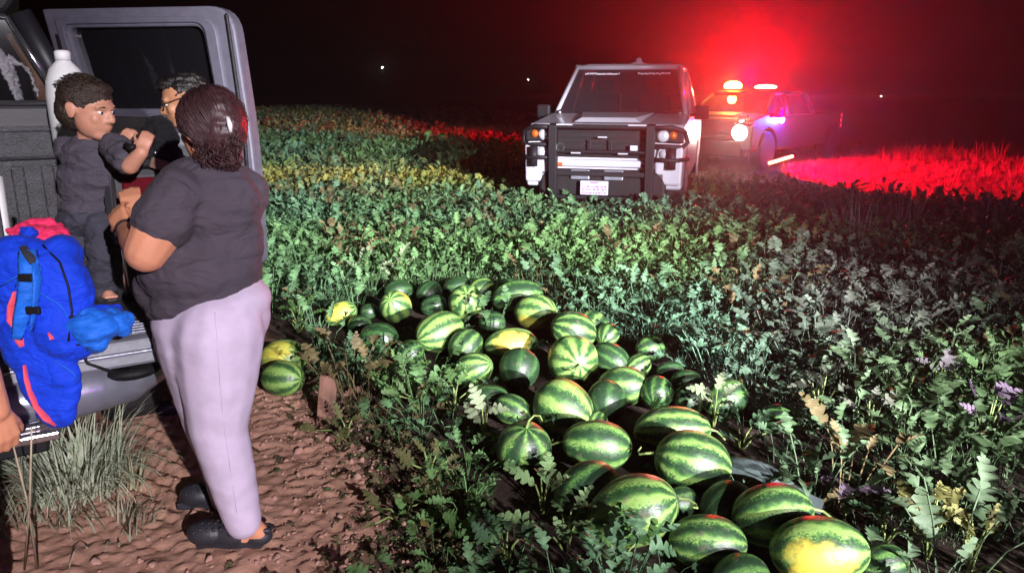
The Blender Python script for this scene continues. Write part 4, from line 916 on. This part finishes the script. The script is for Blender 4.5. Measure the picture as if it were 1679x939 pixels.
# hair gathered into a low wavy tail
b = MB(); r_ = random.Random(3)
hc = P(347, 203, 2.47)
b.ell(p(0, -.018, .040), (.088, .102, .090), F); b.ell(p(0, -.05, .0), (.080, .085, .095), F); b.ell(P(362, 240, 2.47), (.062, .06, .055)); b.ell(P(374, 262, 2.45), (.046, .045, .042))
hair = b.blob('hair', 'hair_auburn', wm, .006, 5, disp=.003, dscale=.03)
st = MB(); gat = P(372, 246, 2.42)
for i in range(1300):
    th = r_.uniform(-1.75, 1.75); t0 = r_.uniform(.0, 1)
    # start along the hairline over the top of the skull, run back to the gather point, then a wavy tail
    a = p(math.sin(th)*.088, .075*math.cos(th)*1.0*(1-.9*t0)-.03*t0, .045+.088*math.cos(th)*(.55+.45*t0)-.02)
    pts_ = []
    for k in range(9):
        t = k/8; m_ = a.lerp(gat, t); c0 = p(0, -.018, .03); d_ = (m_-c0); rr_ = .103 if t < .8 else .106; 
        if d_.length < rr_: m_ = c0+d_.normalized()*(rr_+.004*math.sin(9*t+i)+r_.uniform(-.003, .003))
        pts_.append(m_)
    e = gat+V((r_.uniform(-.03, .03), r_.uniform(-.03, .03), r_.uniform(-.055, -.015)))
    for k in range(1, 6): t = k/5; pts_.append(gat.lerp(e, t)+V((math.sin(t*8+i)*.013, math.cos(t*7+i*2)*.011, -.006*math.sin(t*5+i))))
    st.tube(pts_, [.0012]*9+[.0015, .0015, .0014, .0012, .0007], 3, cap=False)
for i in range(200):   # loose waves on the back of the head
    a = gat+V((r_.uniform(-.09, .03), r_.uniform(-.05, .0), r_.uniform(.0, .10))); pts_ = [a+V((math.sin(k*1.1+i)*.010+.004*k, -.006*math.sin(k*.8+i), -.008*k)) for k in range(8)]
    st.tube(pts_, [.002]*7+[.0008], 3, cap=False)
st.build('hair_strands', 'hair_auburn', hair, smooth=True)
q = MB(); q.tube([P(373, 193, 2.38), P(377, 205, 2.37), P(378, 217, 2.375)], [.006, .008, .005], 8); q.build('hair_clip', 'tag_white', hair, smooth=True)
q = MB(); wr = WL.lerp(EL, .10); d_, u_, v_ = ortho(EL-WL); q.tube([wr+(u_*math.cos(a)+v_*math.sin(a))*.037 for a in [k*PI/8 for k in range(17)]], .0045, 6); q.build('bracelet', 'black_metal', wm, smooth=True)
# ---- child standing on the bed edge
ch = empty('person', P(140, 490, 3.12), 0, label='small child in dark clothes standing barefoot on the truck tailgate', cat='person', group='people around the near truck')
b = MB(); cf = V((.95, -.20, -.18))
cp, cF = head(b, P(146, 180, 3.08), cf, (.03, 0, 1), 1.03, 1.06)
b.chain([P(146, 205, 3.10), P(148, 232, 3.11)], [.042, .05]); b.ell(P(148, 270, 3.11), (.10, .075, .11)); b.ell(P(143, 330, 3.12), (.10, .08, .09))
cS, cE, cW = P(190, 243, 3.00), P(213, 272, 2.90), P(232, 250, 2.88); cS2 = P(112, 245, 3.18)
b.chain([cS, cE, cW], [.042, .033, .025]); hand(b, cW, P(240, 226, 2.90)-cW, (.3, -.9, .2), 1, .66, (.5, .8, .6), .05, .7)
cE2, cW2 = P(172, 268, 3.20), P(199, 240, 3.04); b.chain([cS2, cE2, cW2], [.04, .03, .022]); hand(b, cW2, P(204, 226, 3.02)-cW2, (.1, -.9, .3), -1, .6, (.5, .8, .6), .05, .7)
cH, cK, cA = P(120, 370, 3.13), P(126, 420, 3.10), P(136, 474, 3.12); cH2, cK2, cA2 = P(166, 370, 3.08), P(172, 420, 3.04), P(170, 474, 3.07)
b.chain([cH, cK, cA], [.055, .042, .030]); b.chain([cH2, cK2, cA2], [.055, .042, .030])
for a, dx_ in ((cA, V((.035, -.05, 0))), (cA2, V((.04, -.04, 0)))):
    a = V(a); b.chain([V((a.x, a.y+.01, .80)), V((a.x+dx_.x, a.y+dx_.y, .790))], [.026, .021])
    for k in range(4): tp = V((a.x+dx_.x*1.35, a.y+dx_.y*1.35, .786))+V((.012*(k-1.5), .006*(k-1.5), 0)); b.cap(tp-dx_*.25, .010, tp+dx_*.15, .008, 8)
cb = b.blob('body', 'skin_pale', ch, .0052, 9); eyes(cp, cF, 1.08, ch, cb)
b = MB(); b.ell(P(148, 290, 3.115), (.124, .10, .10)); b.ell(P(150, 262, 3.11), (.118, .095, .10)); b.ell(P(146, 310, 3.12), (.122, .095, .10)); b.ell(P(145, 338, 3.12), (.118, .094, .055)); b.chain([cS, cS.lerp(cE, .75)], [.06, .055]); b.chain([cS2, cS2.lerp(cE2, .75)], [.058, .05]); b.ell(P(150, 234, 3.11), (.07, .06, .03))
b.blob('shirt', 'child_shirt', ch, .006, 5, disp=.008, dscale=.06)
b = MB(); b.ell(P(142, 358, 3.12), (.118, .10, .07)); b.chain([cH, cK, cA+V((0, 0, .01))], [.070, .064, .048]); b.chain([cH2, cK2, cA2], [.070, .066, .052])
b.blob('trousers', 'child_pants', ch, .006, 5, disp=.008, dscale=.06)
b = MB(); b.ell(cp(0, -.022, .040), (.092, .105, .086), cF); b.ell(cp(0, -.055, -.01), (.084, .075, .085), cF); b.ell(cp(0, .030, .085), (.066, .052, .028), cF); chh = b.blob('hair', 'hair_child', ch, .005, 5, disp=.003, dscale=.02)
st = MB()
for i in range(900):
    a, e = r_.uniform(0, 6.28), r_.uniform(.25, 1.5); c = V((math.cos(a)*math.cos(e)*.090, math.sin(a)*math.cos(e)*.103-.022, math.sin(e)*.085+.042))
    if c.y > .03 and c.z < .075: continue
    d_ = V((r_.uniform(-.02, .02), r_.uniform(-.035, .0), r_.uniform(-.005, .012))); st.tube([cp(*c), cp(*(c*1.02+d_*.25)), cp(*(c*1.0+d_*.5))], [.0014, .0012, .0005], 3, cap=False)
st.build('hair_strands', 'hair_child', chh, smooth=True)
# ---- man leaning in at the open door
mn = empty('person', (-1.42, 3.62, 0), 0, label='man with glasses and short greying hair leaning forward at the open truck door', cat='person', group='people around the near truck')
b = MB(); mf = V((-.88, -.34, -.25))
mp_, mF = head(b, P(302, 166, 3.50), mf, (-.25, -.05, 1), 1.0)
b.chain([P(315, 195, 3.54), P(322, 228, 3.58)], [.055, .065]); sh = P(322, 262, 3.60); b.ell(sh+V((0, 0, -.12)), (.17, .15, .22)); b.ell(V((-1.40, 3.64, .95)), (.16, .14, .16))
mS, mE, mW = P(296, 250, 3.44), P(262, 300, 3.34), P(232, 268, 3.26); b.chain([mS, mE, mW], [.065, .045, .032]); hand(b, mW, V((-.8, -.35, .25)), (.1, -.5, .8), 1, 1.0, (.4, .5, .4))
mS2 = P(330, 250, 3.78); b.chain([mS2, P(285, 300, 3.7), P(240, 262, 3.5)], [.06, .045, .032]); hand(b, P(240, 262, 3.5), V((-.8, -.35, .25)), (.1, -.5, .8), -1, 1.0)
for x in (-.22, -.05): b.chain([V((-1.38+x, 3.64, .9)), V((-1.42+x, 3.60, .48)), V((-1.40+x, 3.66, .09)), V((-1.52+x, 3.60, .04))], [.09, .06, .045, .04])
mb_ = b.blob('body', 'skin_brown', mn, .0065, 5); eyes(mp_, mF, 1.0, mn, mb_)
b = MB(); b.ell(sh+V((.0, 0, -.10)), (.195, .175, .23)); b.ell(V((-1.40, 3.64, 1.02)), (.18, .16, .14)); b.chain([mS, mS.lerp(mE, .8)], [.085, .07]); b.chain([mS2, mS2.lerp(P(285, 300, 3.7), .8)], [.085, .07]); b.ell(P(318, 236, 3.57), (.085, .08, .035)); b.blob('shirt', 'shirt_grey', mn, .008, 5, disp=.010, dscale=.09)
b = MB(); b.ell(V((-1.40, 3.64, .88)), (.175, .15, .13))
for x in (-.22, -.05): b.chain([V((-1.38+x, 3.64, .86)), V((-1.42+x, 3.60, .48)), V((-1.40+x, 3.66, .12))], [.10, .08, .07])
b.blob('trousers', 'trousers_dark', mn, .009, 5, disp=.008)
for x in (-.22, -.05):
    b = MB(); b.chain([V((-1.38+x, 3.67, .045)), V((-1.54+x, 3.59, .045))], [.045, .042]); b.blob('shoe', 'clog', mn, .007, 3)
b = MB(); b.ell(mp_(0, -.030, .045), (.083, .092, .078), mF); b.ell(mp_(0, .035, .085), (.062, .055, .030), mF); mh = b.blob('hair', 'hair_black', mn, .0055, 3, disp=.008, dscale=.03)
b = MB(); b.ell(mp_(0, -.050, -.005), (.0815, .068, .062), mF); b.blob('hair_sides', 'hair_grey', mh, .0055, 3, disp=.005, dscale=.02)
gl = MB()
for x in (-1, 1):
    ring = [mp_(x*.033+.024*math.cos(a), .096-.006*abs(math.cos(a)), .002+.019*math.sin(a)) for a in [k*PI/8 for k in range(17)]]; gl.tube(ring, .0022, 5)
    gl.tube([mp_(x*.057, .090, .006), mp_(x*.082, .02, .012), mp_(x*.082, -.012, .010)], .0022, 5)
gl.tube([mp_(-.010, .098, .006), mp_(.010, .098, .006)], .002, 5); gl.build('glasses', 'black_metal', mn, smooth=True)
# black gear bag hung in front of him, with a brown pouch
b = MB(); b.ell(P(262, 232, 3.24), (.075, .07, .10)); b.ell(P(272, 272, 3.22), (.085, .07, .10)); b.ell(P(248, 262, 3.2), (.06, .05, .06)); bag = b.blob('shoulder_bag', 'vest_black', None, .007, 4, disp=.016, dscale=.05); tag(bag, 'black shoulder bag with a brown pouch held against the man at the door', 'bag')
b = MB(); b.box(-.05, .05, -.012, .012, -.022, .022, Matrix.Translation(P(268, 272, 3.13)) @ Euler((0, .35, .2)).to_matrix().to_4x4()); b.build('pouch', 'khaki', bag, bevel=.006)
b = MB(); b.tube([P(252, 240, 3.17), P(262, 210, 3.2), P(288, 226, 3.25), P(290, 262, 3.22)], .010, 6, flat=.4); b.build('strap', 'vest_black', bag, smooth=True)
b = MB(); b.ell(P(254, 251, 3.15), (.008, .006, .008)); b.build('buckle', 'chrome', bag, smooth=True)
b = MB(); b.tube([P(206, 238, 2.88), P(214, 243, 2.87), P(222, 240, 2.87)], [.012, .015, .010], 8); k_ = b.build('handset', 'black_plastic', None, smooth=True); tag(k_, 'small black object in the hands of the child', 'gadget')
# ---- person at the left edge: only the bare forearm and hand and a trouser leg reach into the frame
pe = empty('person', (-1.56, 1.90, 0), 0, label='person mostly outside the left edge with a bare forearm and a loose fist in view', cat='person', group='people around the near truck')
b = MB(); hx = V((-1.60, 1.86, 0))
b.ell(hx+V((0, 0, 1.57)), (.075, .095, .115)); b.chain([hx+V((0, 0, 1.47)), hx+V((0, 0, 1.40))], [.055, .06]); b.ell(hx+V((0, 0, 1.2)), (.17, .11, .24)); b.ell(hx+V((0, 0, .9)), (.16, .11, .14))
eS, eE, eW = hx+V((.14, .0, 1.36)), P(-45, 560, 1.93), P(-6, 672, 1.93)
b.chain([eS, eE, eW], [.052, .046, .034]); hand(b, eW, P(14, 745, 1.94)-eW, (.85, -.5, .1), 1, 1.08, (.55, .75, .6), .02, .55, .4)
b.chain([hx+V((-.18, 0, 1.36)), hx+V((-.26, .02, 1.08)), hx+V((-.27, .1, .85))], [.052, .042, .03])
for x in (-.1, .03): b.chain([hx+V((x, 0, .86)), hx+V((x, .02, .46)), hx+V((x, 0, .08)), hx+V((x, .14, .04))], [.085, .058, .042, .036])
b.blob('body', 'skin', pe, .0055, 5)
b = MB(); b.ell(hx+V((0, 0, 1.2)), (.19, .13, .26)); b.ell(hx+V((0, 0, .98)), (.18, .13, .14)); b.chain([eS, eS.lerp(eE, .5)], [.068, .066]); b.blob('shirt', 'shirt_grey', pe, .009, 5, disp=.008)
b = MB(); b.ell(hx+V((0, 0, .88)), (.17, .125, .12))
for x in (-.1, .05): b.chain([hx+V((x, 0, .84)), hx+V((x, .02, .46)), hx+V((x+.01, .03, .12))], [.098, .080, .075])
b.blob('trousers', 'trousers_dark', pe, .009, 5, disp=.01)
b = MB(); b.ell(hx+V((0, -.015, 1.60)), (.083, .098, .10)); b.blob('hair', 'hair_black', pe, .009, 3, disp=.005)
for x in (-.1, .05): b = MB(); b.chain([hx+V((x+.01, -.02, .05)), hx+V((x+.02, .17, .045))], [.045, .045]); b.blob('shoe', 'clog', pe, .007, 3)
# ------------------------------------------------------------------ backpack hung over the tailgate
YB = 2.20
b = MB()
b.ell(P(35, 455, YB), (.15, .085, .125)); b.ell(P(85, 480, YB), (.125, .09, .15)); b.ell(P(105, 540, YB-.02), (.11, .085, .10)); b.ell(P(60, 560, YB-.02), (.105, .08, .13))
b.ell(P(80, 620, YB-.05), (.095, .045, .12)); b.ell(P(90, 665, YB-.06), (.062, .036, .075)); b.ell(P(0, 470, YB), (.10, .08, .14)); b.ell(P(98, 420, YB+.03), (.06, .07, .06))
bk = b.blob('backpack', 'pack_blue', None, .005, 5, disp=.010, dscale=.085, zs=.4); tag(bk, 'bright blue backpack with coral piping hanging over the tailgate', 'backpack')
def on_front(px, py, Y=YB): 
    o_ = V((0, 0, CAMH)); d_ = (P(px, py, Y)-o_).normalized(); ok, loc, nr, ix = bk.ray_cast(o_, d_)
    return (loc-d_*.004) if ok else P(px, py, Y-.08)
def band(name, m, pxs, wds, parent=bk, flat=.35, lift=0.0):
    q = MB(); q.tube([on_front(*a)+V((0, -lift, 0)) for a in pxs], wds, 8, flat=flat); return q.build(name, m, parent, smooth=True)
band('piping', 'pack_coral', [(24, 478), (19, 500), (20, 525), (30, 545)], [.006, .014, .018, .006])
band('piping', 'pack_coral', [(24, 528), (31, 550), (36, 568)], [.008, .018, .008])
band('piping', 'pack_coral', [(40, 598), (44, 620), (50, 642), (60, 664), (76, 684), (92, 697)], [.008, .014, .014, .017, .019, .006])
band('piping', 'pack_coral', [(80, 545), (86, 556)], [.004, .008])
band('shoulder_strap', 'pack_sky', [(48, 410), (52, 440), (46, 480), (38, 520), (30, 555)], [.024, .030, .022, .022, .014], lift=.008)
band('shoulder_strap', 'pack_sky', [(62, 430), (66, 455), (62, 500), (56, 540)], [.016, .022, .014, .010], lift=.012)
band('strap_pad', 'trousers_dark', [(44, 402), (56, 420), (60, 430)], [.012, .014, .008], lift=.018)
b = MB(); b.ell(on_front(140, 545)+V((.0, .03, 0)), (.075, .055, .065)); b.ell(on_front(160, 535)+V((.03, .05, 0)), (.05, .05, .045)); b.blob('side_pocket', 'pack_sky', bk, .006, 5, disp=.014, dscale=.06)
b = MB(); b.chain([P(150, 522, 2.30), P(184, 512, 2.36)], [.035, .032]); b.blob('rolled_sleeve', 'pack_blue', bk, .005, 4, disp=.012, dscale=.04)
b = MB(); b.chain([P(158, 530, 2.24), P(178, 540, 2.26)], [.014, .014]); b.blob('pull_tab', 'pack_coral', bk, .004, 3)
b = MB(); b.box(-.02, .02, -.003, .003, -.008, .008, Matrix.Translation(P(195, 525, 2.31)) @ Euler((.3, -.2, .2)).to_matrix().to_4x4()); b.build('care_tag', 'tag_white', bk)
for a in (((0, 470), (30, 452), (26, 470)), ((66, 480), (100, 500), (112, 520)), ((90, 590), (120, 610), (128, 622))):
    q = MB(); q.tube([on_front(*t)+V((0, -.002, 0)) for t in a], .0022, 5); q.build('seam', 'pack_sky', bk, smooth=True)
b = MB(); b.ell(P(48, 385, 2.44), (.075, .05, .035)); b.ell(P(92, 395, 2.46), (.045, .05, .06), Euler((0, .5, 0)).to_matrix()); b.ell(P(108, 430, 2.44), (.03, .04, .05)); b.ell(P(75, 375, 2.5), (.06, .05, .03))
jk = b.blob('jacket', 'pack_pink', None, .006, 4, disp=.022, dscale=.05); tag(jk, 'crumpled pink jacket with a blue stripe lying behind the blue backpack', 'jacket')
b = MB(); q = MB(); q.tube([on_front(*t) for t in ((70, 402), (98, 430), (112, 470), (118, 510), (112, 560))], .0035, 5); q.build('zipper', 'black_plastic', bk, smooth=True)
q = MB(); q.tube([on_front(*t) for t in ((112, 520), (140, 516), (165, 530), (160, 556), (125, 566))], .0028, 5); q.build('zipper', 'black_plastic', bk, smooth=True)
for t in ((50, 452), (62, 505)):
    c_ = on_front(*t)+V((0, -.022, 0)); q = MB(); q.box(c_.x-.020, c_.x+.020, c_.y-.006, c_.y+.006, c_.z-.011, c_.z+.011); q.build('buckle', 'black_plastic', bk, bevel=.003)
b = MB(); b.ell(P(48, 384, 2.40), (.03, .025, .028)); b.blob('stripe', 'pack_blue', jk, .005, 3, disp=.01, dscale=.03)
q = MB(); q.tube([P(0, 290, 2.9), P(6, 340, 2.86), P(14, 392, 2.82)], [.020, .020, .018], 8, flat=.4); wp = q.build('pale_strap', 'tag_white', None, smooth=True); tag(wp, 'narrow pale strap hanging upright at the left edge inside the truck bed', 'strap')
# ------------------------------------------------------------------ single plants near the camera, each with its own leaves
LM = []
for k in range(6):
    mb = MB(); leaf_geo(mb, (0, 0, 0), (1, 0, 0), (0, 0, 1), 1, (.2, .9, .5, .7, -.2, 1.1)[k], (.1, .35, .2, .05, .3, .25)[k], .03, (1, .9, 1.1, .8, 1, .95)[k], random.Random(50+k))
    me = mb.mesh('leaf'); me.materials.append(MT['leaf_obj']); me.polygons.foreach_set('use_smooth', [True]*len(me.polygons)); LM.append(me)
def vine_plant(name, base, n, L, hi, spread, color, label, cat='plant', seed=0, up=.9, lean=None, group='single vine plants near the heap'):
    r = random.Random(seed); base = V(base); o = empty(name, base, 0, label=label, cat=cat, group=group)
    st = MB()
    for i in range(n):
        a = 2*PI*i/n+r.uniform(-.5, .5); t = r.random(); h = hi*(.35+.65*t); ra = spread*(1.1-t)*r.uniform(.6, 1.1)
        q = base+V((math.cos(a)*ra, math.sin(a)*ra, h)); st.tube([base+V((0, 0, -.02)), base.lerp(q, .5)+V((0, 0, .02)), q], [.005, .004, .003], 5)
        el = up*r.uniform(.2, 1.3); aa = a+r.uniform(-.5, .5); d = V((math.cos(aa)*math.cos(el), math.sin(aa)*math.cos(el), math.sin(el)))
        cam_ = (V((.6, -4, 2))-q).normalized(); nr = (V((0, 0, 1))+cam_*r.uniform(.2, 1.2)+V((r.uniform(-.4, .4), 0, 0)))
        nr = (nr-d*nr.dot(d)).normalized(); y = nr.cross(d)
        lf = bpy.data.objects.new('leaf', LM[r.randrange(6)]); col.objects.link(lf); lf.parent = o
        lf.location = q-base; lf.rotation_mode = 'QUATERNION'; lf.rotation_quaternion = Matrix((d, y, nr)).transposed().to_quaternion(); s = L*r.uniform(.6, 1.2); lf.scale = (s, s*r.uniform(.65, 1), s)
        c = V(color)*r.uniform(.75, 1.25); lf.color = (c.x, c.y, c.z, 1)
    st.build('stem', 'stem', o, smooth=True)
    return o
GR = (.075, .15, .045); LG = (.13, .21, .09); PAL = (.20, .25, .15); YG = (.20, .20, .07); DG = (.05, .10, .05); PU = (.16, .12, .17); OL = (.12, .125, .05)  # PU has the purple of the warning lights mixed into the leaf colour
PL = [
 (G(690, 668), 9, .15, .18, .18, LG, 'bushy bright green vine plant in front of the left side of the melon heap', 1),
 (G(635, 635), 6, .12, .15, .13, LG, 'vine plant with light lobed leaves growing left of the melon heap', 2),
 (G(745, 672), 6, .13, .14, .15, GR, 'green vine plant rooted just below the diagonal striped melon', 3),
 (G(590, 605), 6, .10, .13, .12, PAL, 'whitish leaved vine plant beside the dark wet melons at the left', 4),
 (G(490, 545), 8, .12, .20, .14, GR, 'leafy vine plant left of the small yellow patched melon', 5),
 (G(795, 735), 6, .135, .20, .06, PAL, 'plant with one tall pale fern shaped leaf left of the upright melon', 6),
 (G(890, 845), 5, .15, .17, .09, LG, 'vine plant with pale upright leaves below the upright striped melon', 7),
 (G(930, 905), 6, .14, .16, .12, LG, 'vine plant with bright lobed leaves in front of the leaf topped melon', 8),
 (G(1020, 925), 5, .15, .16, .10, GR, 'vine plant growing against the front of the largest striped melon', 9),
 (G(705, 790), 6, .11, .14, .13, OL, 'low olive green vine plant on the dirt left of the upright melon', 10),
 (G(660, 850), 6, .10, .10, .13, OL, 'flattened vine plant with dull leaves at the edge of the dirt', 11),
 (G(760, 880), 6, .11, .12, .12, GR, 'small green vine plant in the litter below the upright melon', 12),
 (G(830, 920), 6, .12, .13, .12, DG, 'dark leaved vine plant near the bottom left of the heap', 13),
 (G(1170, 700), 6, .13, .20, .10, PAL, 'vine plant with grey green leaves hanging over the dark melon at the right', 14),
 (G(1215, 735), 6, .14, .14, .14, DG, 'bluish green vine plant right of the big barred melon', 15),
 (G(1340, 700), 7, .13, .28, .12, (.14, .16, .12), 'silvery vine plant standing tall behind the dark melon farthest right', 16),
 (G(1420, 740), 7, .12, .26, .14, (.13, .14, .11), 'greyish vine plant at the right, beyond the grey strip', 17),
 (G(1385, 850), 3, .12, .16, .06, PU, 'small mauve sprig with a bent stalk right of the yellow ended melon', 18),
 (G(1520, 915), 11, .115, .25, .12, YG, 'yellowish fern leaved plant at the bottom right corner', 19),
 (G(1590, 935), 9, .10, .20, .12, YG, 'tan leaved plant right of the yellowish fern leaved one', 20),
 (G(1610, 740), 10, .115, .30, .12, PU, 'purple lit vine plant at the right edge of the picture', 21),
 (G(1530, 690), 7, .12, .28, .14, (.12, .11, .12), 'mauve grey vine plant left of the purple lit one', 22),
 (G(600, 470), 7, .14, .28, .13, PAL, 'vine plant with pale leaves rising behind the heap on its left', 23),
 (G(655, 470), 6, .13, .30, .12, PAL, 'silvery leaved vine plant directly behind the pale standing melon', 24),
 (G(570, 720), 6, .11, .10, .15, OL, 'sparse vine plant spreading over the dirt below the wooden stake', 25),
 (G(1450, 890), 5, .10, .12, .12, DG, 'low dark plant between the small dark melon and the yellowish fern leaved plant', 26),
]
for (bs, n, L, hi, sp, c, lab, sd) in PL: vine_plant('vine_plant', (bs.x, bs.y, height(bs.x, bs.y)), n, L, hi, sp, c, lab, seed=sd)
# big leaf lying on the front melon
lf = bpy.data.objects.new('fallen_leaf', LM[1]); col.objects.link(lf); lf.location = (.31, 2.27, .155); lf.rotation_euler = (R(60), R(-35), R(25)); lf.scale = (.17,)*3; lf.color = (.10, .22, .06, 1)
tag(lf, 'single lobed green leaf lying against the front of the largest striped melon', 'leaf')
# grass clumps at the lower left
def grass(base, n, h, spread, wd, bend, color, label, seed, name='grass_clump'):
    mb = blade_clump(seed, n, h, spread, wd, bend); me = mb.mesh(name); me.materials.append(MT['blade_obj']); o = bpy.data.objects.new(name, me); col.objects.link(o)
    o.location = base; o.color = (*color, 1); tag(o, label, 'grass', 'grass clumps by the truck' if base[1] < 5 else 'tall grass in the vines'); me['kind'] = 'grass'
    return o
g0 = G(130, 800); grass((g0.x, g0.y, 0), 420, .42, .19, .0032, 1.6, (.46, .52, .38), 'big pale green grass clump below the truck step', 1)
g0 = G(215, 800); grass((g0.x, g0.y, 0), 26, .26, .05, .0035, .9, (.36, .36, .22), 'thin dry grass tuft right of the big clump on the dirt', 2)
g0 = G(70, 850); grass((g0.x, g0.y, 0), 60, .28, .16, .0045, 1.3, (.22, .21, .14), 'brownish grass clump at the lower left edge', 3)
g0 = G(190, 870); grass((g0.x, g0.y, 0), 46, .20, .13, .0042, 1.5, (.30, .29, .20), 'short flattened grass clump in front of the big one', 4)
g0 = G(30, 760); grass((g0.x, g0.y, 0), 50, .36, .12, .0045, 1.0, (.20, .24, .17), 'grass clump half cut off by the left edge', 5)
q = MB()
for a in ((G(40, 935), 52, 700, 1.95), (G(62, 935), 12, 690, 1.98)): q.tube([a[0], a[0].lerp(P(a[1], a[2], a[3]), .5)+V((.01, 0, .02)), P(a[1], a[2], a[3])], [.004, .0035, .002], 5)
tag(q.build('straw_stalk', 'stem_straw', None, smooth=True), 'pair of thin dry straw stalks at the lower left edge', 'grass')
for i, (px, py, n, h, lab) in enumerate(((1400, 420, 40, .62, 'tall wispy grey grass tuft standing above the vines at the right'), (1470, 400, 34, .58, 'tall wispy grass tuft farther right of the first one'), (1610, 400, 40, .62, 'tall pale grass tuft near the right edge of the vines'))):
    g0 = G(px, py); grass((g0.x, g0.y, .1), n, h, .22, .006, .45, (.16, .15, .17), lab, 20+i)
# stake, strip
a, b_ = G(526, 700), G(524, 640); q = MB(); q.prism([(-.045, -.01), (.04, -.005), (.048, .2), (.02, .27), (-.04, .26)], 1, -.015, .015)
Mx = Matrix.Translation(V((-.93, 3.50, -.02))) @ Euler((R(-28), R(6), R(12))).to_matrix().to_4x4(); q.v = [tuple(Mx @ V(v)) for v in q.v]
tag(q.build('wooden_stake', 'wood', None, bevel=.006), 'short flat brown wooden stake leaning in the dirt by the two left melons', 'stake')
q = MB(); s0, s1 = G(1190, 775, .05), G(1350, 835, .06); dd = (s1-s0); nn = V((-dd.y, dd.x, 0)).normalized()
vs_ = []; fs_ = []
for i in range(13):
    t = i/12; c = s0.lerp(s1, t)+V((0, 0, .05+.03*math.sin(t*5))); wd = .05*(1-.55*t)
    vs_ += [c-nn*wd+V((0, 0, -.03)), c+V((0, 0, .018)), c+nn*wd+V((0, 0, .01)), c-nn*wd*.9+V((0, 0, -.036)), c+V((0, 0, .008)), c+nn*wd*.9+V((0, 0, .002))]
for i in range(12):
    a = i*6; n = a+6
    for u in (0, 1): fs_ += [(a+u, a+u+1, n+u+1, n+u), (a+3+u+1, a+3+u, n+3+u, n+3+u+1)]
    fs_ += [(a, n, n+3, a+3), (a+2, a+5, n+5, n+2)]
q.add(vs_, fs_); tag(q.build('drip_strip', 'strip', None, smooth=True), 'flat grey green strip lying behind the oval melon with wavy bars', 'strip')
# soil clods on the dirt
cm = []
for k in range(4):
    mb = MB(); mb.ell((0, 0, 0), (1, .8, .6), None, 10, 7); mb.v = [tuple(V(v)*(1+.28*mnoise.noise(V(v)*1.7+V((k*5, 0, 0))))) for v in mb.v]; cm.append(mb)
MT['clod'] = simple('clod', (.44, .25, .19), .95, var=.35, scale=8, bump=.5, bscale=20)
clods = protos('clod', cm, 'clod'); pts = []; rots = []; scl = []; idx = []; tint = []
for k in range(2200):
    y = RNG.uniform(1.9, 4.4); x = dirt_edge(y)+.1-abs(RNG.normal(0, .5))
    if x < -2.2: continue
    pts.append((x, y, height(x, y))); rots.append(tuple(RNG.uniform(-1, 1, 3)*3)); scl.append(float(RNG.exponential(.0035)+.002)); idx.append(int(RNG.integers(0, 4))); tint.append((1, 1, 1))
scatter('soil_clods', clods, pts, rots, scl, idx, tint, 'loose clods of reddish soil scattered on the dirt')
# far lamps
MT['em_far'] = emit('em_far', (1, .95, .85), 40)
for px, py, lab, r in ((627, 111, 'far lamp on a pole glowing left of the police pickup', .13), (1443, 173, 'tiny far lamp on a pole at the right beyond the second pickup', .09), (866, 131, 'faint far lamp on a pole just left of the police pickup roof', .06)):
    c = P(px, py, 150); o = empty('street_lamp', (c.x, c.y, 0), 0, label=lab, cat='lamp', group='far lamps on the horizon')
    q = MB(); q.tube([(0, 0, 0), (0, 0, max(.6, c.z-.15))], .08, 6); q.build('pole', 'pole_grey', o, local=True)
    q = MB(); q.ell((0, 0, max(.7, c.z)), (r, r, r), None, 10, 6); q.build('lamp_head', 'em_far', o, local=True, smooth=True)
# ------------------------------------------------------------------ dusty night air
hb = MB(); hb.box(-325, 325, -325, 325, -1.2, 14); hm = bpy.data.materials.new('haze'); hm.use_nodes = True; t = hm.node_tree; t.nodes.clear()
vo = t.nodes.new('ShaderNodeVolumePrincipled'); vo.inputs['Color'].default_value = (.9, .9, .95, 1); vo.inputs['Density'].default_value = .0027; vo.inputs['Anisotropy'].default_value = .86
ou = t.nodes.new('ShaderNodeOutputMaterial'); t.links.new(vo.outputs[0], ou.inputs['Volume']); MT['haze'] = hm
tag(hb.build('haze', 'haze', None), kind='stuff')
